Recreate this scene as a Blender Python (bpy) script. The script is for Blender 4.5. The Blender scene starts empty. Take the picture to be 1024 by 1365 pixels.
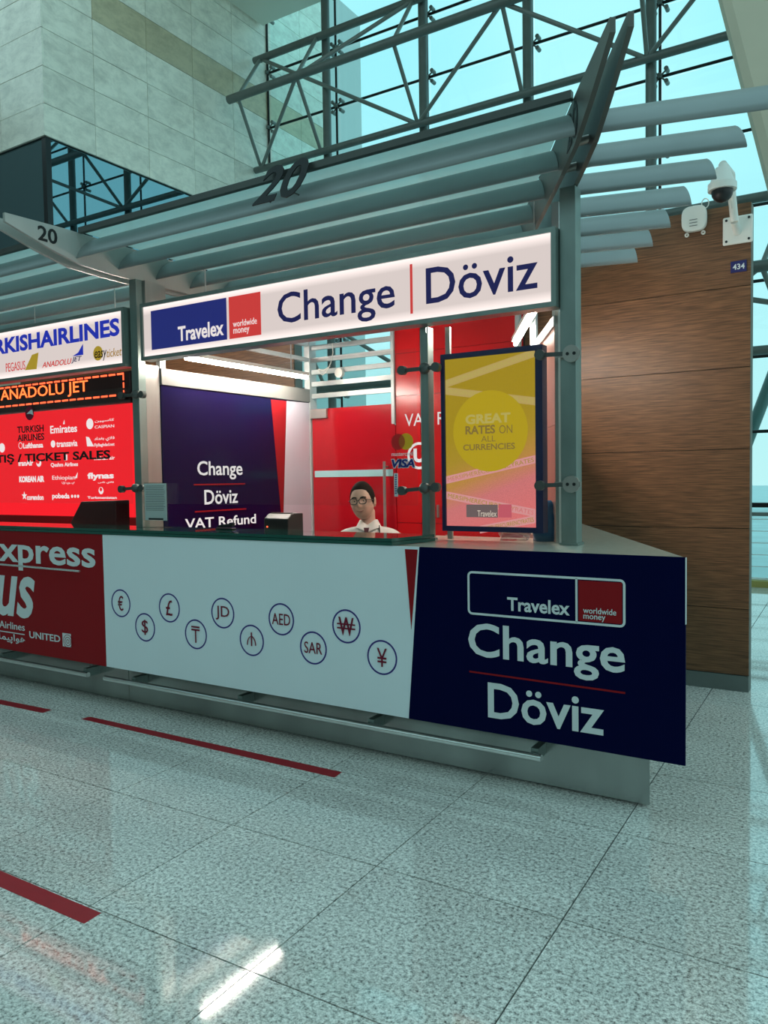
import bpy, bmesh, math, random
from mathutils import Vector, Matrix
random.seed(7)
S = bpy.context.scene
COL = S.collection

# ------------------------------------------------------------------ camera
IW, IH = 1024, 1365
FOC, CAMH = 1043.3, 1.63
YAW, PITCH, ROLL = [math.radians(a) for a in (31.73, -2.586, -0.8875)]
fwd = Vector((-math.sin(YAW)*math.cos(PITCH), math.cos(YAW)*math.cos(PITCH), math.sin(PITCH)))
_r = Vector((math.cos(YAW), math.sin(YAW), 0)); _u = _r.cross(fwd)
rgt = _r*math.cos(ROLL)+_u*math.sin(ROLL); upv = -_r*math.sin(ROLL)+_u*math.cos(ROLL)
CP = Vector((0, 0, CAMH))
cd = bpy.data.cameras.new('camera'); cam = bpy.data.objects.new('camera', cd); COL.objects.link(cam)
m = Matrix((rgt, upv, -fwd)).transposed().to_4x4(); m.translation = CP
cam.matrix_world = m
cd.sensor_fit = 'VERTICAL'; cd.sensor_height = 24; cd.lens = 24*FOC/IH
cd.clip_start = .05; cd.clip_end = 300
S.camera = cam

def at(px, py, x=None, y=None, z=None):
    """point of a known plane (x=, y= or z=) measured at a photograph pixel"""
    d = fwd+rgt*((px-IW/2)/FOC)-upv*((py-IH/2)/FOC)
    if z is not None: t = (z-CP.z)/d.z
    elif y is not None: t = y/d.y
    else: t = x/d.x
    return CP+d*t

# ------------------------------------------------------------------ world, exposure
S.view_settings.view_transform = 'Standard'; S.view_settings.look = 'None'
S.view_settings.gamma = 1; S.view_settings.exposure = 0; S.view_settings.use_curve_mapping = False
W = bpy.data.worlds.new('sky'); S.world = W; W.use_nodes = True
nt = W.node_tree; nt.nodes.clear()
def N(nt, t, **k):
    n = nt.nodes.new(t)
    for a, b in k.items():
        if a in ('op',): n.operation = b
        else: setattr(n, a, b)
    return n
tc = N(nt, 'ShaderNodeTexCoord'); sx = N(nt, 'ShaderNodeSeparateXYZ'); nt.links.new(tc.outputs['Generated'], sx.inputs[0])
rp = N(nt, 'ShaderNodeValToRGB'); nt.links.new(sx.outputs[2], rp.inputs[0])
e = rp.color_ramp.elements
e[0].position = 0.0; e[0].color = (.62, .80, .80, 1); e[1].position = .45; e[1].color = (.44, .80, .86, 1)
ns = N(nt, 'ShaderNodeTexNoise'); ns.inputs['Scale'].default_value = 2.2; ns.inputs['Detail'].default_value = 4
nt.links.new(tc.outputs['Generated'], ns.inputs['Vector'])
mx = N(nt, 'ShaderNodeMixRGB'); mx.blend_type = 'MIX'; nt.links.new(rp.outputs[0], mx.inputs[1]); mx.inputs[2].default_value = (.66, .92, .94, 1)
mr = N(nt, 'ShaderNodeMapRange'); mr.inputs[1].default_value = .45; mr.inputs[2].default_value = .75; mr.inputs[4].default_value = .6
nt.links.new(ns.outputs[0], mr.inputs[0]); nt.links.new(mr.outputs[0], mx.inputs[0])
bg = N(nt, 'ShaderNodeBackground'); bg.inputs[1].default_value = 1.2; nt.links.new(mx.outputs[0], bg.inputs[0])
wo = N(nt, 'ShaderNodeOutputWorld'); nt.links.new(bg.outputs[0], wo.inputs[0])

# ------------------------------------------------------------------ materials
def lin(c):
    return tuple((v/255/12.92 if v/255 <= .04045 else ((v/255+.055)/1.055)**2.4) for v in c)+(1,)
def newmat(name):
    m = bpy.data.materials.new(name); m.use_nodes = True; nt = m.node_tree; nt.nodes.clear()
    o = N(nt, 'ShaderNodeOutputMaterial'); return m, nt, o
def pmat(name, col, rough=.5, metal=0, spec=.5, coat=0, noise=0, nscale=8, stretch=(1, 1, 1), emit=None, estr=0, bump=0, perobj=0):
    m, nt, o = newmat(name)
    b = N(nt, 'ShaderNodeBsdfPrincipled'); nt.links.new(b.outputs[0], o.inputs[0])
    b.inputs['Base Color'].default_value = tuple(col[:3])+(1,)
    b.inputs['Roughness'].default_value = rough; b.inputs['Metallic'].default_value = metal
    b.inputs['Specular IOR Level'].default_value = spec; b.inputs['Coat Weight'].default_value = coat
    if emit: b.inputs['Emission Color'].default_value = tuple(emit[:3])+(1,); b.inputs['Emission Strength'].default_value = estr
    if noise or perobj:
        g = N(nt, 'ShaderNodeNewGeometry'); mp = N(nt, 'ShaderNodeMapping'); mp.inputs['Scale'].default_value = stretch
        nt.links.new(g.outputs['Position'], mp.inputs[0])
        n = N(nt, 'ShaderNodeTexNoise'); n.inputs['Scale'].default_value = nscale; n.inputs['Detail'].default_value = 5
        nt.links.new(mp.outputs[0], n.inputs['Vector'])
        r = N(nt, 'ShaderNodeMapRange'); r.inputs[1].default_value = .3; r.inputs[2].default_value = .7
        r.inputs[3].default_value = 1-noise; r.inputs[4].default_value = 1+noise
        nt.links.new(n.outputs[0], r.inputs[0])
        val = r.outputs[0]
        if perobj:
            oi = N(nt, 'ShaderNodeObjectInfo'); r2 = N(nt, 'ShaderNodeMapRange'); r2.inputs[3].default_value = 1-perobj; r2.inputs[4].default_value = 1+perobj
            nt.links.new(oi.outputs['Random'], r2.inputs[0])
            mm = N(nt, 'ShaderNodeMath', op='MULTIPLY'); nt.links.new(val, mm.inputs[0]); nt.links.new(r2.outputs[0], mm.inputs[1]); val = mm.outputs[0]
        hs = N(nt, 'ShaderNodeHueSaturation'); hs.inputs['Color'].default_value = tuple(col[:3])+(1,); nt.links.new(val, hs.inputs['Value'])
        nt.links.new(hs.outputs[0], b.inputs['Base Color'])
        if bump:
            bp = N(nt, 'ShaderNodeBump'); bp.inputs['Strength'].default_value = bump; bp.inputs['Distance'].default_value = .003
            nt.links.new(n.outputs[0], bp.inputs['Height']); nt.links.new(bp.outputs[0], b.inputs['Normal'])
    return m
def emat(name, col, s):
    m, nt, o = newmat(name); e = N(nt, 'ShaderNodeEmission'); e.inputs[0].default_value = tuple(col[:3])+(1,); e.inputs[1].default_value = s
    nt.links.new(e.outputs[0], o.inputs[0]); return m
def gmat(name, tint, refl=1.0, rough=0.0):
    m, nt, o = newmat(name)
    t = N(nt, 'ShaderNodeBsdfTransparent'); t.inputs[0].default_value = tuple(tint)+(1,)
    g = N(nt, 'ShaderNodeBsdfGlossy'); g.inputs['Roughness'].default_value = rough
    f = N(nt, 'ShaderNodeLayerWeight'); f.inputs[0].default_value = .5
    f5 = N(nt, 'ShaderNodeMath', op='POWER'); f5.inputs[1].default_value = 5; nt.links.new(f.outputs['Facing'], f5.inputs[0])
    mu = N(nt, 'ShaderNodeMath', op='MULTIPLY_ADD'); mu.inputs[1].default_value = .9*refl; mu.inputs[2].default_value = .04*refl; nt.links.new(f5.outputs[0], mu.inputs[0])
    x = N(nt, 'ShaderNodeMixShader'); nt.links.new(mu.outputs[0], x.inputs[0]); nt.links.new(t.outputs[0], x.inputs[1]); nt.links.new(g.outputs[0], x.inputs[2])
    nt.links.new(x.outputs[0], o.inputs[0]); return m

def granite():
    m, nt, o = newmat('granite')
    b = N(nt, 'ShaderNodeBsdfPrincipled'); nt.links.new(b.outputs[0], o.inputs[0])
    g = N(nt, 'ShaderNodeNewGeometry')
    n1 = N(nt, 'ShaderNodeTexNoise'); n1.inputs['Scale'].default_value = 62; n1.inputs['Detail'].default_value = 6; n1.inputs['Roughness'].default_value = .82
    n2 = N(nt, 'ShaderNodeTexNoise'); n2.inputs['Scale'].default_value = 1.7; n2.inputs['Detail'].default_value = 3
    n3 = N(nt, 'ShaderNodeTexVoronoi'); n3.inputs['Scale'].default_value = 190
    for q in (n1, n2, n3): nt.links.new(g.outputs['Position'], q.inputs['Vector'])
    r = N(nt, 'ShaderNodeValToRGB'); nt.links.new(n1.outputs[0], r.inputs[0]); e = r.color_ramp.elements
    e[0].position = .37; e[0].color = (.06, .062, .062, 1); e[1].position = .57; e[1].color = (1.0, .96, .91, 1)
    x = r.color_ramp.elements.new(.46); x.color = (.56, .53, .49, 1)
    mix = N(nt, 'ShaderNodeMixRGB'); mix.blend_type = 'MULTIPLY'; mix.inputs[0].default_value = .38
    nt.links.new(r.outputs[0], mix.inputs[1]); nt.links.new(n3.outputs['Color'], mix.inputs[2])
    hs0 = N(nt, 'ShaderNodeHueSaturation'); hs0.inputs['Saturation'].default_value = .0; nt.links.new(n3.outputs['Color'], hs0.inputs['Color']); nt.links.new(hs0.outputs[0], mix.inputs[2])
    hs = N(nt, 'ShaderNodeHueSaturation'); nt.links.new(mix.outputs[0], hs.inputs['Color'])
    mr = N(nt, 'ShaderNodeMapRange'); mr.inputs[1].default_value = .3; mr.inputs[2].default_value = .7; mr.inputs[3].default_value = .98; mr.inputs[4].default_value = 1.16
    nt.links.new(n2.outputs[0], mr.inputs[0])
    oi = N(nt, 'ShaderNodeObjectInfo'); r2 = N(nt, 'ShaderNodeMapRange'); r2.inputs[3].default_value = .95; r2.inputs[4].default_value = 1.05
    nt.links.new(oi.outputs['Random'], r2.inputs[0]); mm = N(nt, 'ShaderNodeMath', op='MULTIPLY'); nt.links.new(mr.outputs[0], mm.inputs[0]); nt.links.new(r2.outputs[0], mm.inputs[1])
    nt.links.new(mm.outputs[0], hs.inputs['Value'])
    nt.links.new(hs.outputs[0], b.inputs['Base Color'])
    b.inputs['Roughness'].default_value = .055; b.inputs['IOR'].default_value = 1.95
    return m
def wood():
    m, nt, o = newmat('veneer')
    b = N(nt, 'ShaderNodeBsdfPrincipled'); nt.links.new(b.outputs[0], o.inputs[0])
    g = N(nt, 'ShaderNodeNewGeometry'); mp = N(nt, 'ShaderNodeMapping'); mp.inputs['Scale'].default_value = (1.6, 1.6, 34)
    nt.links.new(g.outputs['Position'], mp.inputs[0])
    n = N(nt, 'ShaderNodeTexNoise'); n.inputs['Scale'].default_value = 3; n.inputs['Detail'].default_value = 8; n.inputs['Distortion'].default_value = .4
    nt.links.new(mp.outputs[0], n.inputs['Vector'])
    r = N(nt, 'ShaderNodeValToRGB'); nt.links.new(n.outputs[0], r.inputs[0]); e = r.color_ramp.elements
    e[0].position = .32; e[0].color = (.085, .040, .019, 1); e[1].position = .68; e[1].color = (.23, .108, .050, 1)
    nt.links.new(r.outputs[0], b.inputs['Base Color']); b.inputs['Roughness'].default_value = .42; b.inputs['Specular IOR Level'].default_value = .35
    return m
def stone(tone=(.93, .88, .76)):
    m, nt, o = newmat('travertine')
    b = N(nt, 'ShaderNodeBsdfPrincipled'); nt.links.new(b.outputs[0], o.inputs[0])
    g = N(nt, 'ShaderNodeNewGeometry'); oi = N(nt, 'ShaderNodeObjectInfo')
    ad = N(nt, 'ShaderNodeVectorMath', op='ADD'); nt.links.new(g.outputs['Position'], ad.inputs[0])
    sc = N(nt, 'ShaderNodeVectorMath', op='SCALE'); sc.inputs[0].default_value = (31, 17, 23); nt.links.new(oi.outputs['Random'], sc.inputs['Scale']); nt.links.new(sc.outputs[0], ad.inputs[1])
    mp = N(nt, 'ShaderNodeMapping'); mp.inputs['Scale'].default_value = (1, 1, 1.8); nt.links.new(ad.outputs[0], mp.inputs[0])
    n = N(nt, 'ShaderNodeTexNoise'); n.inputs['Scale'].default_value = 3.4; n.inputs['Detail'].default_value = 14; n.inputs['Distortion'].default_value = .35; n.inputs['Roughness'].default_value = .74
    nt.links.new(mp.outputs[0], n.inputs['Vector'])
    r = N(nt, 'ShaderNodeValToRGB'); nt.links.new(n.outputs[0], r.inputs[0]); e = r.color_ramp.elements
    e[0].position = .30; e[0].color = tuple(c*.66 for c in tone)+(1,); e[1].position = .58; e[1].color = tuple(tone)+(1,)
    hs = N(nt, 'ShaderNodeHueSaturation'); nt.links.new(r.outputs[0], hs.inputs['Color'])
    r2 = N(nt, 'ShaderNodeMapRange'); r2.inputs[3].default_value = .92; r2.inputs[4].default_value = 1.03; nt.links.new(oi.outputs['Random'], r2.inputs[0]); nt.links.new(r2.outputs[0], hs.inputs['Value'])
    nt.links.new(hs.outputs[0], b.inputs['Base Color']); b.inputs['Roughness'].default_value = .35
    return m
def signface():
    # edge-lit acrylic sign face: gives off its own light, stronger along the edge lamps
    m, nt, o = newmat('backlit_sign_face')
    g = N(nt, 'ShaderNodeTexCoord'); s = N(nt, 'ShaderNodeSeparateXYZ'); nt.links.new(g.outputs['Generated'], s.inputs[0])
    a = N(nt, 'ShaderNodeMath', op='SUBTRACT'); nt.links.new(s.outputs[2], a.inputs[0]); a.inputs[1].default_value = .5
    b = N(nt, 'ShaderNodeMath', op='ABSOLUTE'); nt.links.new(a.outputs[0], b.inputs[0])
    r = N(nt, 'ShaderNodeMapRange'); nt.links.new(b.outputs[0], r.inputs[0]); r.inputs[1].default_value = .33; r.inputs[2].default_value = .5; r.inputs[3].default_value = .74; r.inputs[4].default_value = 1.25
    e = N(nt, 'ShaderNodeEmission'); e.inputs[0].default_value = (.95, .83, .79, 1); nt.links.new(r.outputs[0], e.inputs[1]); nt.links.new(e.outputs[0], o.inputs[0])
    return m
def screenmat():
    m, nt, o = newmat('led_screen_picture')
    g = N(nt, 'ShaderNodeTexCoord'); s = N(nt, 'ShaderNodeSeparateXYZ'); nt.links.new(g.outputs['Generated'], s.inputs[0])
    r = N(nt, 'ShaderNodeValToRGB'); e = r.color_ramp.elements
    a = N(nt, 'ShaderNodeMath', op='MULTIPLY'); a.inputs[1].default_value = -.22; nt.links.new(s.outputs[0], a.inputs[0])
    b = N(nt, 'ShaderNodeMath', op='ADD'); nt.links.new(a.outputs[0], b.inputs[0]); nt.links.new(s.outputs[2], b.inputs[1])
    c = N(nt, 'ShaderNodeMath', op='ADD'); c.inputs[1].default_value = .2; nt.links.new(b.outputs[0], c.inputs[0]); nt.links.new(c.outputs[0], r.inputs[0])
    e[0].position = .08; e[0].color = lin((240, 125, 125)); e[1].position = .72; e[1].color = lin((180, 150, 38))
    for p, cc in ((.28, (226, 128, 128)), (.42, (205, 148, 75)), (.56, (186, 152, 50))):
        x = e.new(p); x.color = lin(cc)
    v = N(nt, 'ShaderNodeTexNoise'); v.inputs['Scale'].default_value = 240; gg = N(nt, 'ShaderNodeNewGeometry'); nt.links.new(gg.outputs['Position'], v.inputs['Vector'])
    mr = N(nt, 'ShaderNodeMapRange'); mr.inputs[1].default_value = .3; mr.inputs[2].default_value = .7; mr.inputs[3].default_value = .7; mr.inputs[4].default_value = 1.0; nt.links.new(v.outputs[0], mr.inputs[0])
    em = N(nt, 'ShaderNodeEmission'); nt.links.new(r.outputs[0], em.inputs[0]); nt.links.new(mr.outputs[0], em.inputs[1]); nt.links.new(em.outputs[0], o.inputs[0])
    return m

M = dict(
 granite=granite(), wood=wood(), stone=stone(), stone_tan=stone((.62, .53, .36)), signface=signface(), screen=screenmat(),
 grout=pmat('grout', (.035, .04, .038), .8),
 asphalt=pmat('outside_ground', (.62, .66, .66), .8, noise=.1, nscale=1),
 steel=pmat('painted_steel', (.135, .16, .15), .45, .2, noise=.08, nscale=6),
 steel_light=pmat('grey_painted_tube', (.20, .23, .215), .4, .2),
 cable=pmat('dark_rod', (.02, .025, .025), .4, .5),
 post=pmat('brushed_green_grey_metal', (.24, .30, .28), .36, .7, noise=.14, nscale=5, stretch=(1, 1, .6)),
 post_dark=pmat('dark_grey_metal', (.10, .11, .105), .4, .6),
 alu=pmat('pale_aluminium', (.42, .40, .37), .32, .6, noise=.06, nscale=4, stretch=(4, 4, .4)),
 louvre=pmat('louvre_enamel', (.27, .30, .30), .42, .15, noise=.05, nscale=3),
 blade=pmat('bracket_enamel', (.42, .42, .39), .45, .1, noise=.05, nscale=4),
 blade_dark=pmat('bracket_dark_metal', (.13, .135, .125), .4, .5, noise=.1, nscale=4),
 stainless=pmat('stainless', (.36, .38, .36), .26, .85, noise=.16, nscale=3, stretch=(1.5, 1.5, .5)),
 rail=pmat('polished_tube', (.85, .87, .85), .22, .8),
 white_vinyl=pmat('white_vinyl', (.80, .87, .90), .45, spec=.25, noise=.015, nscale=2),
 navy_vinyl=pmat('navy_vinyl', (.0006, .0025, .034), .6, spec=.04),
 navy_panel=pmat('navy_panel', (.006, .004, .034), .16, spec=.2),
 red_vinyl=pmat('red_vinyl', (.30, .008, .012), .5, spec=.15),
 darkred=pmat('dark_red_print', (.20, .012, .035), .5, spec=.2),
 white_print=pmat('white_print', (.72, .76, .76), .5, spec=.2),
 worktop=pmat('worktop', (.60, .56, .47), .16, noise=.05, nscale=30),
 glasstop=pmat('green_glass_slab', (.010, .085, .065), .05, spec=.8, coat=.5),
 black=pmat('black_plastic', (.012, .012, .013), .35),
 blackprint=pmat('black_lettering', (.010, .011, .012), .5, spec=.3),
 paleprint=pmat('pale_grey', (.55, .60, .58), .5),
 redwall=pmat('red_gloss_panel', (.62, .010, .014), .18, spec=.5, noise=.04, nscale=1),
 reddoor=pmat('red_door_film', (.50, .008, .016), .14, spec=.5),
 lilac=pmat('pale_lilac_panel', (.62, .58, .66), .35),
 strip_film=pmat('frosted_film', (.45, .75, .78), .4),
 wframe=pmat('white_aluminium', (.52, .55, .55), .35, .1),
 peach=pmat('peach_laminate', (.72, .40, .30), .3),
 rail_alu=pmat('satin_head_rail', (.20, .195, .185), .4, .2),
 hallwall=pmat('hall_wall', (.22, .22, .20), .6),
 plaster=pmat('beige_cladding', (.60, .53, .40), .55, noise=.04, nscale=2),
 ceiling=pmat('ceiling_panel', (.80, .78, .68), .6),
 darkglass=pmat('dark_tinted_glass', (.22, .33, .38), .015, metal=1),
 darkframe=pmat('dark_frame', (.01, .012, .014), .3),
 tube=emat('lamp_tube', (1.0, .90, .80), 140.0),
 roofglass=None,
 redlit=emat('red_backlit_panel', (1.0, .018, .028), .95),
 whitelit=emat('white_backlit_print', (1.0, .86, .86), 1.0),
 led=emat('led_dots', (1.0, .10, .035), 2.6),
 ledtxt=emat('led_dots_orange', (1.0, .13, .03), 3.0),
 ledback=pmat('led_back', (.03, .002, .002), .3),
 glass=gmat('clear_glass', (.965, .985, .98), .8),
 facade=gmat('tinted_facade_glass', (.84, .995, 1.0), .4),
 acrylic=gmat('acrylic', (.85, .93, .92), 1.2, .05),
 signblue=pmat('sign_blue', (.02, .025, .20), .5, emit=(.02, .025, .22), estr=.45),
 signred=pmat('sign_red', (.5, .03, .03), .5, emit=(.8, .05, .045), estr=.6),
 signnavy=pmat('sign_navy_letter', (.015, .012, .10), .5, emit=(.02, .015, .16), estr=.25),
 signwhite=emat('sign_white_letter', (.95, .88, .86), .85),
 royal=pmat('royal_blue_letter', (.02, .03, .45), .5, emit=(.015, .03, .5), estr=.5),
 gold=pmat('gold_print', (.62, .38, .03), .5, emit=(.7, .42, .03), estr=.35),
 orange=pmat('orange_print', (.75, .36, .05), .5, emit=(.7, .3, .03), estr=.25),
 tape=pmat('red_floor_tape', (.36, .012, .022), .35, spec=.4, noise=.05, nscale=20),
 skin=pmat('skin', (.66, .40, .30), .5, noise=.04, nscale=30), hair=pmat('dark_hair', (.016, .010, .007), .8, spec=.1, noise=.3, nscale=180),
 shirt=pmat('white_shirt', (.78, .72, .66), .7, noise=.04, nscale=25), trousers=pmat('dark_cloth', (.02, .02, .03), .8),
 tie=pmat('maroon_tie', (.09, .012, .02), .6), eyew=pmat('eye_white', (.7, .66, .62), .3), iris=pmat('iris', (.03, .018, .01), .2), lips=pmat('lips', (.40, .16, .13), .5),
 mred=pmat('card_red', (.65, .01, .01), .5), mgold=pmat('card_gold', (.85, .45, .01), .5), morange=pmat('card_orange', (.55, .10, .01), .5), vblue=pmat('card_blue', (.01, .015, .19), .5),
 bluebag=pmat('blue_plastic', (.02, .11, .24), .3), clearbag=gmat('crinkled_wrap', (.88, .9, .9), 4.0, .15),
 white_plastic=pmat('white_plastic', (.80, .78, .72), .4), signplate=pmat('number_plate', (.012, .012, .12), .4),
 hedge=pmat('distant_foliage', (.05, .12, .07), .9, noise=.5, nscale=3), yellow=pmat('yellow_kerb', (.5, .42, .12), .6),
 scr_circle=emat('screen_disc', lin((192, 164, 34)), .9), scr_tape=emat('screen_tape', lin((206, 176, 104)), .82), scr_txt=emat('screen_text', lin((140, 116, 60)), .9),
 scr_pale=emat('screen_pale_text', lin((196, 178, 96)), .9), scr_navy=emat('screen_logo_dark', lin((118, 100, 100)), .9), scr_red=emat('screen_logo_red', lin((208, 96, 110)), .9), scr_white=emat('screen_logo_text', lin((232, 214, 196)), .9),
 navyframe=pmat('navy_display_frame', (.006, .010, .075), .35),
 led_tape=emat('screen_tape_pink', lin((236, 160, 160)), .85),
 terracotta=pmat('crimson_chair', (.45, .01, .03), .5),
 monitor=pmat('dark_monitor_back', (.05, .004, .005), .4),
)
def roofglass():
    m, nt, o = newmat('frosted_roof_glass')
    a = N(nt, 'ShaderNodeBsdfTranslucent'); a.inputs[0].default_value = (.80, .90, .88, 1)
    b = N(nt, 'ShaderNodeBsdfDiffuse'); b.inputs[0].default_value = (.62, .68, .66, 1)
    t = N(nt, 'ShaderNodeBsdfTransparent'); t.inputs[0].default_value = (.8, .95, .94, 1)
    g = N(nt, 'ShaderNodeNewGeometry'); n = N(nt, 'ShaderNodeTexNoise'); n.inputs['Scale'].default_value = 1.6; n.inputs['Detail'].default_value = 6; nt.links.new(g.outputs['Position'], n.inputs['Vector'])
    r = N(nt, 'ShaderNodeMapRange'); r.inputs[1].default_value = .35; r.inputs[2].default_value = .7; r.inputs[3].default_value = .12; r.inputs[4].default_value = .32; nt.links.new(n.outputs[0], r.inputs[0])
    x = N(nt, 'ShaderNodeMixShader'); x.inputs[0].default_value = .4; nt.links.new(a.outputs[0], x.inputs[1]); nt.links.new(b.outputs[0], x.inputs[2])
    y = N(nt, 'ShaderNodeMixShader'); nt.links.new(r.outputs[0], y.inputs[0]); nt.links.new(x.outputs[0], y.inputs[1]); nt.links.new(t.outputs[0], y.inputs[2])
    nt.links.new(y.outputs[0], o.inputs[0]); return m
M['roofglass'] = roofglass()

# ------------------------------------------------------------------ building helpers
def world_loc(o):
    v = Vector((0, 0, 0))
    while o is not None: v += o.location; o = o.parent
    return v
def tag(o, label=None, cat=None, group=None, kind=None):
    if label: o['label'] = label
    if cat: o['category'] = cat
    if group: o['group'] = group
    if kind: o['kind'] = kind
    return o
def empty(name, loc, label=None, cat=None, group=None, kind=None):
    o = bpy.data.objects.new(name, None); COL.objects.link(o); o.location = loc; o.empty_display_size = .1
    return tag(o, label, cat, group, kind)
class MB:
    """collects geometry in world coordinates"""
    def __init__(s): s.v = []; s.f = []; s.smooth = []
    def add(s, vs, fs, smooth=False):
        b = len(s.v); s.v += [Vector(v) for v in vs]; s.f += [[i+b for i in f] for f in fs]; s.smooth += [smooth]*len(fs); return s
    def box(s, x0, x1, y0, y1, z0, z1):
        return s.prism([(x0, y0), (x1, y0), (x1, y1), (x0, y1)], z0, z1)
    def prism(s, poly, a, b, axis='z'):
        """extrude a 2-D polygon from a to b along an axis; poly is (x,y), (x,z) or (y,z)"""
        def P(p, t): return {'z': (p[0], p[1], t), 'y': (p[0], t, p[1]), 'x': (t, p[0], p[1])}[axis]
        n = len(poly)
        return s.add([P(p, a) for p in poly]+[P(p, b) for p in poly],
                     [list(range(n))[::-1], list(range(n, 2*n))]+[[i, (i+1) % n, n+(i+1) % n, n+i] for i in range(n)])
    def obox(s, p0, p1, w, h, up=(0, 0, 1)):
        """box along p0-p1, w wide, h high"""
        p0, p1, up = Vector(p0), Vector(p1), Vector(up); d = (p1-p0).normalized(); a = d.cross(up).normalized()*w/2; b = a.cross(d).normalized()*h/2
        vs = [p+q for p in (p0, p1) for q in (-a-b, a-b, a+b, -a+b)]
        return s.add(vs, [[3, 2, 1, 0], [4, 5, 6, 7]]+[[i, (i+1) % 4, 4+(i+1) % 4, 4+i] for i in range(4)])
    def tube(s, p0, p1, r, n=10, r1=None, cap=True):
        p0, p1 = Vector(p0), Vector(p1); d = (p1-p0).normalized(); a = d.orthogonal().normalized(); b = d.cross(a); r1 = r if r1 is None else r1
        vs = [p+(a*math.cos(t)+b*math.sin(t))*rr for p, rr in ((p0, r), (p1, r1)) for t in [2*math.pi*i/n for i in range(n)]]
        s.add(vs, [[i, (i+1) % n, n+(i+1) % n, n+i] for i in range(n)], True)
        if cap: s.add(vs, [list(range(n))[::-1], list(range(n, 2*n))])
        return s
    def path(s, pts, r, n=8):
        for a, b in zip(pts, pts[1:]): s.tube(a, b, r, n)
        return s
    def ball(s, c, r, nu=14, nv=9, sc=(1, 1, 1)):
        c = Vector(c); vs = []; fs = []
        for j in range(nv+1):
            th = math.pi*j/nv
            for i in range(nu):
                p = 2*math.pi*i/nu; vs.append(c+Vector((r*sc[0]*math.sin(th)*math.cos(p), r*sc[1]*math.sin(th)*math.sin(p), r*sc[2]*math.cos(th))))
        for j in range(nv):
            for i in range(nu): fs.append([j*nu+i, (j+1)*nu+i, (j+1)*nu+(i+1) % nu, j*nu+(i+1) % nu])
        return s.add(vs, fs, True)
    def ringdisc(s, c, r0, r1, a, b, nrm, t=.0015, n=40):
        """flat ring (r0>0) or disc in the plane spanned by a, b, with thickness t along nrm"""
        c, a, b, nrm = map(Vector, (c, a, b, nrm)); vs = []; fs = []
        for k in range(2):
            for r in ((r0, r1) if r0 > 0 else (r1,)):
                for i in range(n):
                    q = 2*math.pi*i/n; vs.append(c+a*r*math.cos(q)+b*r*math.sin(q)+nrm*t*k)
        if r0 > 0:
            for i in range(n):
                j = (i+1) % n
                fs += [[i, j, n+j, n+i], [2*n+i, 3*n+i, 3*n+j, 2*n+j], [n+i, n+j, 3*n+j, 3*n+i], [j, i, 2*n+i, 2*n+j]]
        else:
            fs = [list(range(n))[::-1], list(range(n, 2*n))]+[[i, (i+1) % n, n+(i+1) % n, n+i] for i in range(n)]
        return s.add(vs, fs)
    def build(s, name, mat, parent=None, bevel=0, label=None, cat=None, group=None, kind=None, loc=None):
        me = bpy.data.meshes.new(name)
        if parent is not None: o0 = world_loc(parent)
        elif loc is not None: o0 = Vector(loc)
        else:
            xs = [v.x for v in s.v]; ys = [v.y for v in s.v]; zs = [v.z for v in s.v]
            o0 = Vector(((min(xs)+max(xs))/2, (min(ys)+max(ys))/2, min(zs)))
        me.from_pydata([v-o0 for v in s.v], [], s.f); me.polygons.foreach_set('use_smooth', s.smooth)
        bm = bmesh.new(); bm.from_mesh(me); bmesh.ops.recalc_face_normals(bm, faces=bm.faces); bm.to_mesh(me); bm.free()
        me.materials.append(M[mat]); me.update()
        o = bpy.data.objects.new(name, me); COL.objects.link(o)
        if parent is not None: o.parent = parent
        else: o.location = o0
        if bevel:
            b = o.modifiers.new('bevel', 'BEVEL'); b.width = bevel; b.segments = 2; b.limit_method = 'ANGLE'
        return tag(o, label, cat, group, kind)

# planes for lettering: (point -> world) given u (to the right), v (up), n (towards the reader)
PX, PZ = Vector((1, 0, 0)), Vector((0, 0, 1))
def plane_y(y): return (Vector((0, y, 0)), PX, PZ, Vector((0, -1, 0)))
def plane_x(x): return (Vector((x, 0, 0)), Vector((0, 1, 0)), PZ, Vector((1, 0, 0)))
def text(s, pl, u0, u1, v0, v1, mat, parent, name='lettering', bold=0, ital=0, t=.0015, label=None):
    cu = bpy.data.curves.new('t', 'FONT'); cu.body = s; cu.offset = bold; cu.extrude = 0; cu.resolution_u = 3; cu.shear = ital
    ob = bpy.data.objects.new('t', cu); COL.objects.link(ob)
    dg = bpy.context.evaluated_depsgraph_get(); me = bpy.data.meshes.new_from_object(ob.evaluated_get(dg))
    bpy.data.objects.remove(ob); bpy.data.curves.remove(cu)
    me.polygons.foreach_set('use_smooth', [False]*len(me.polygons)); bm = bmesh.new(); bm.from_mesh(me); bpy.data.meshes.remove(me)
    if not bm.verts: bm.free(); return None
    g = bmesh.ops.extrude_face_region(bm, geom=list(bm.faces))
    for q in g['geom']:
        if isinstance(q, bmesh.types.BMVert): q.co.z = 1
    xs = [v.co.x for v in bm.verts]; ys = [v.co.y for v in bm.verts]; x0, x1, y0, y1 = min(xs), max(xs), min(ys), max(ys)
    O, U, V, Nn = pl; off = world_loc(parent)
    for v in bm.verts:
        u = u0+(v.co.x-x0)/(x1-x0)*(u1-u0); w = v0+(v.co.y-y0)/(y1-y0)*(v1-v0)
        v.co = O+U*u+V*w+Nn*(t*v.co.z)-off
    bmesh.ops.recalc_face_normals(bm, faces=bm.faces)
    me = bpy.data.meshes.new(name); bm.to_mesh(me); bm.free(); me.materials.clear(); me.materials.append(M[mat])
    o = bpy.data.objects.new(name, me); COL.objects.link(o); o.parent = parent
    if label: o['label'] = label
    return o
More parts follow.
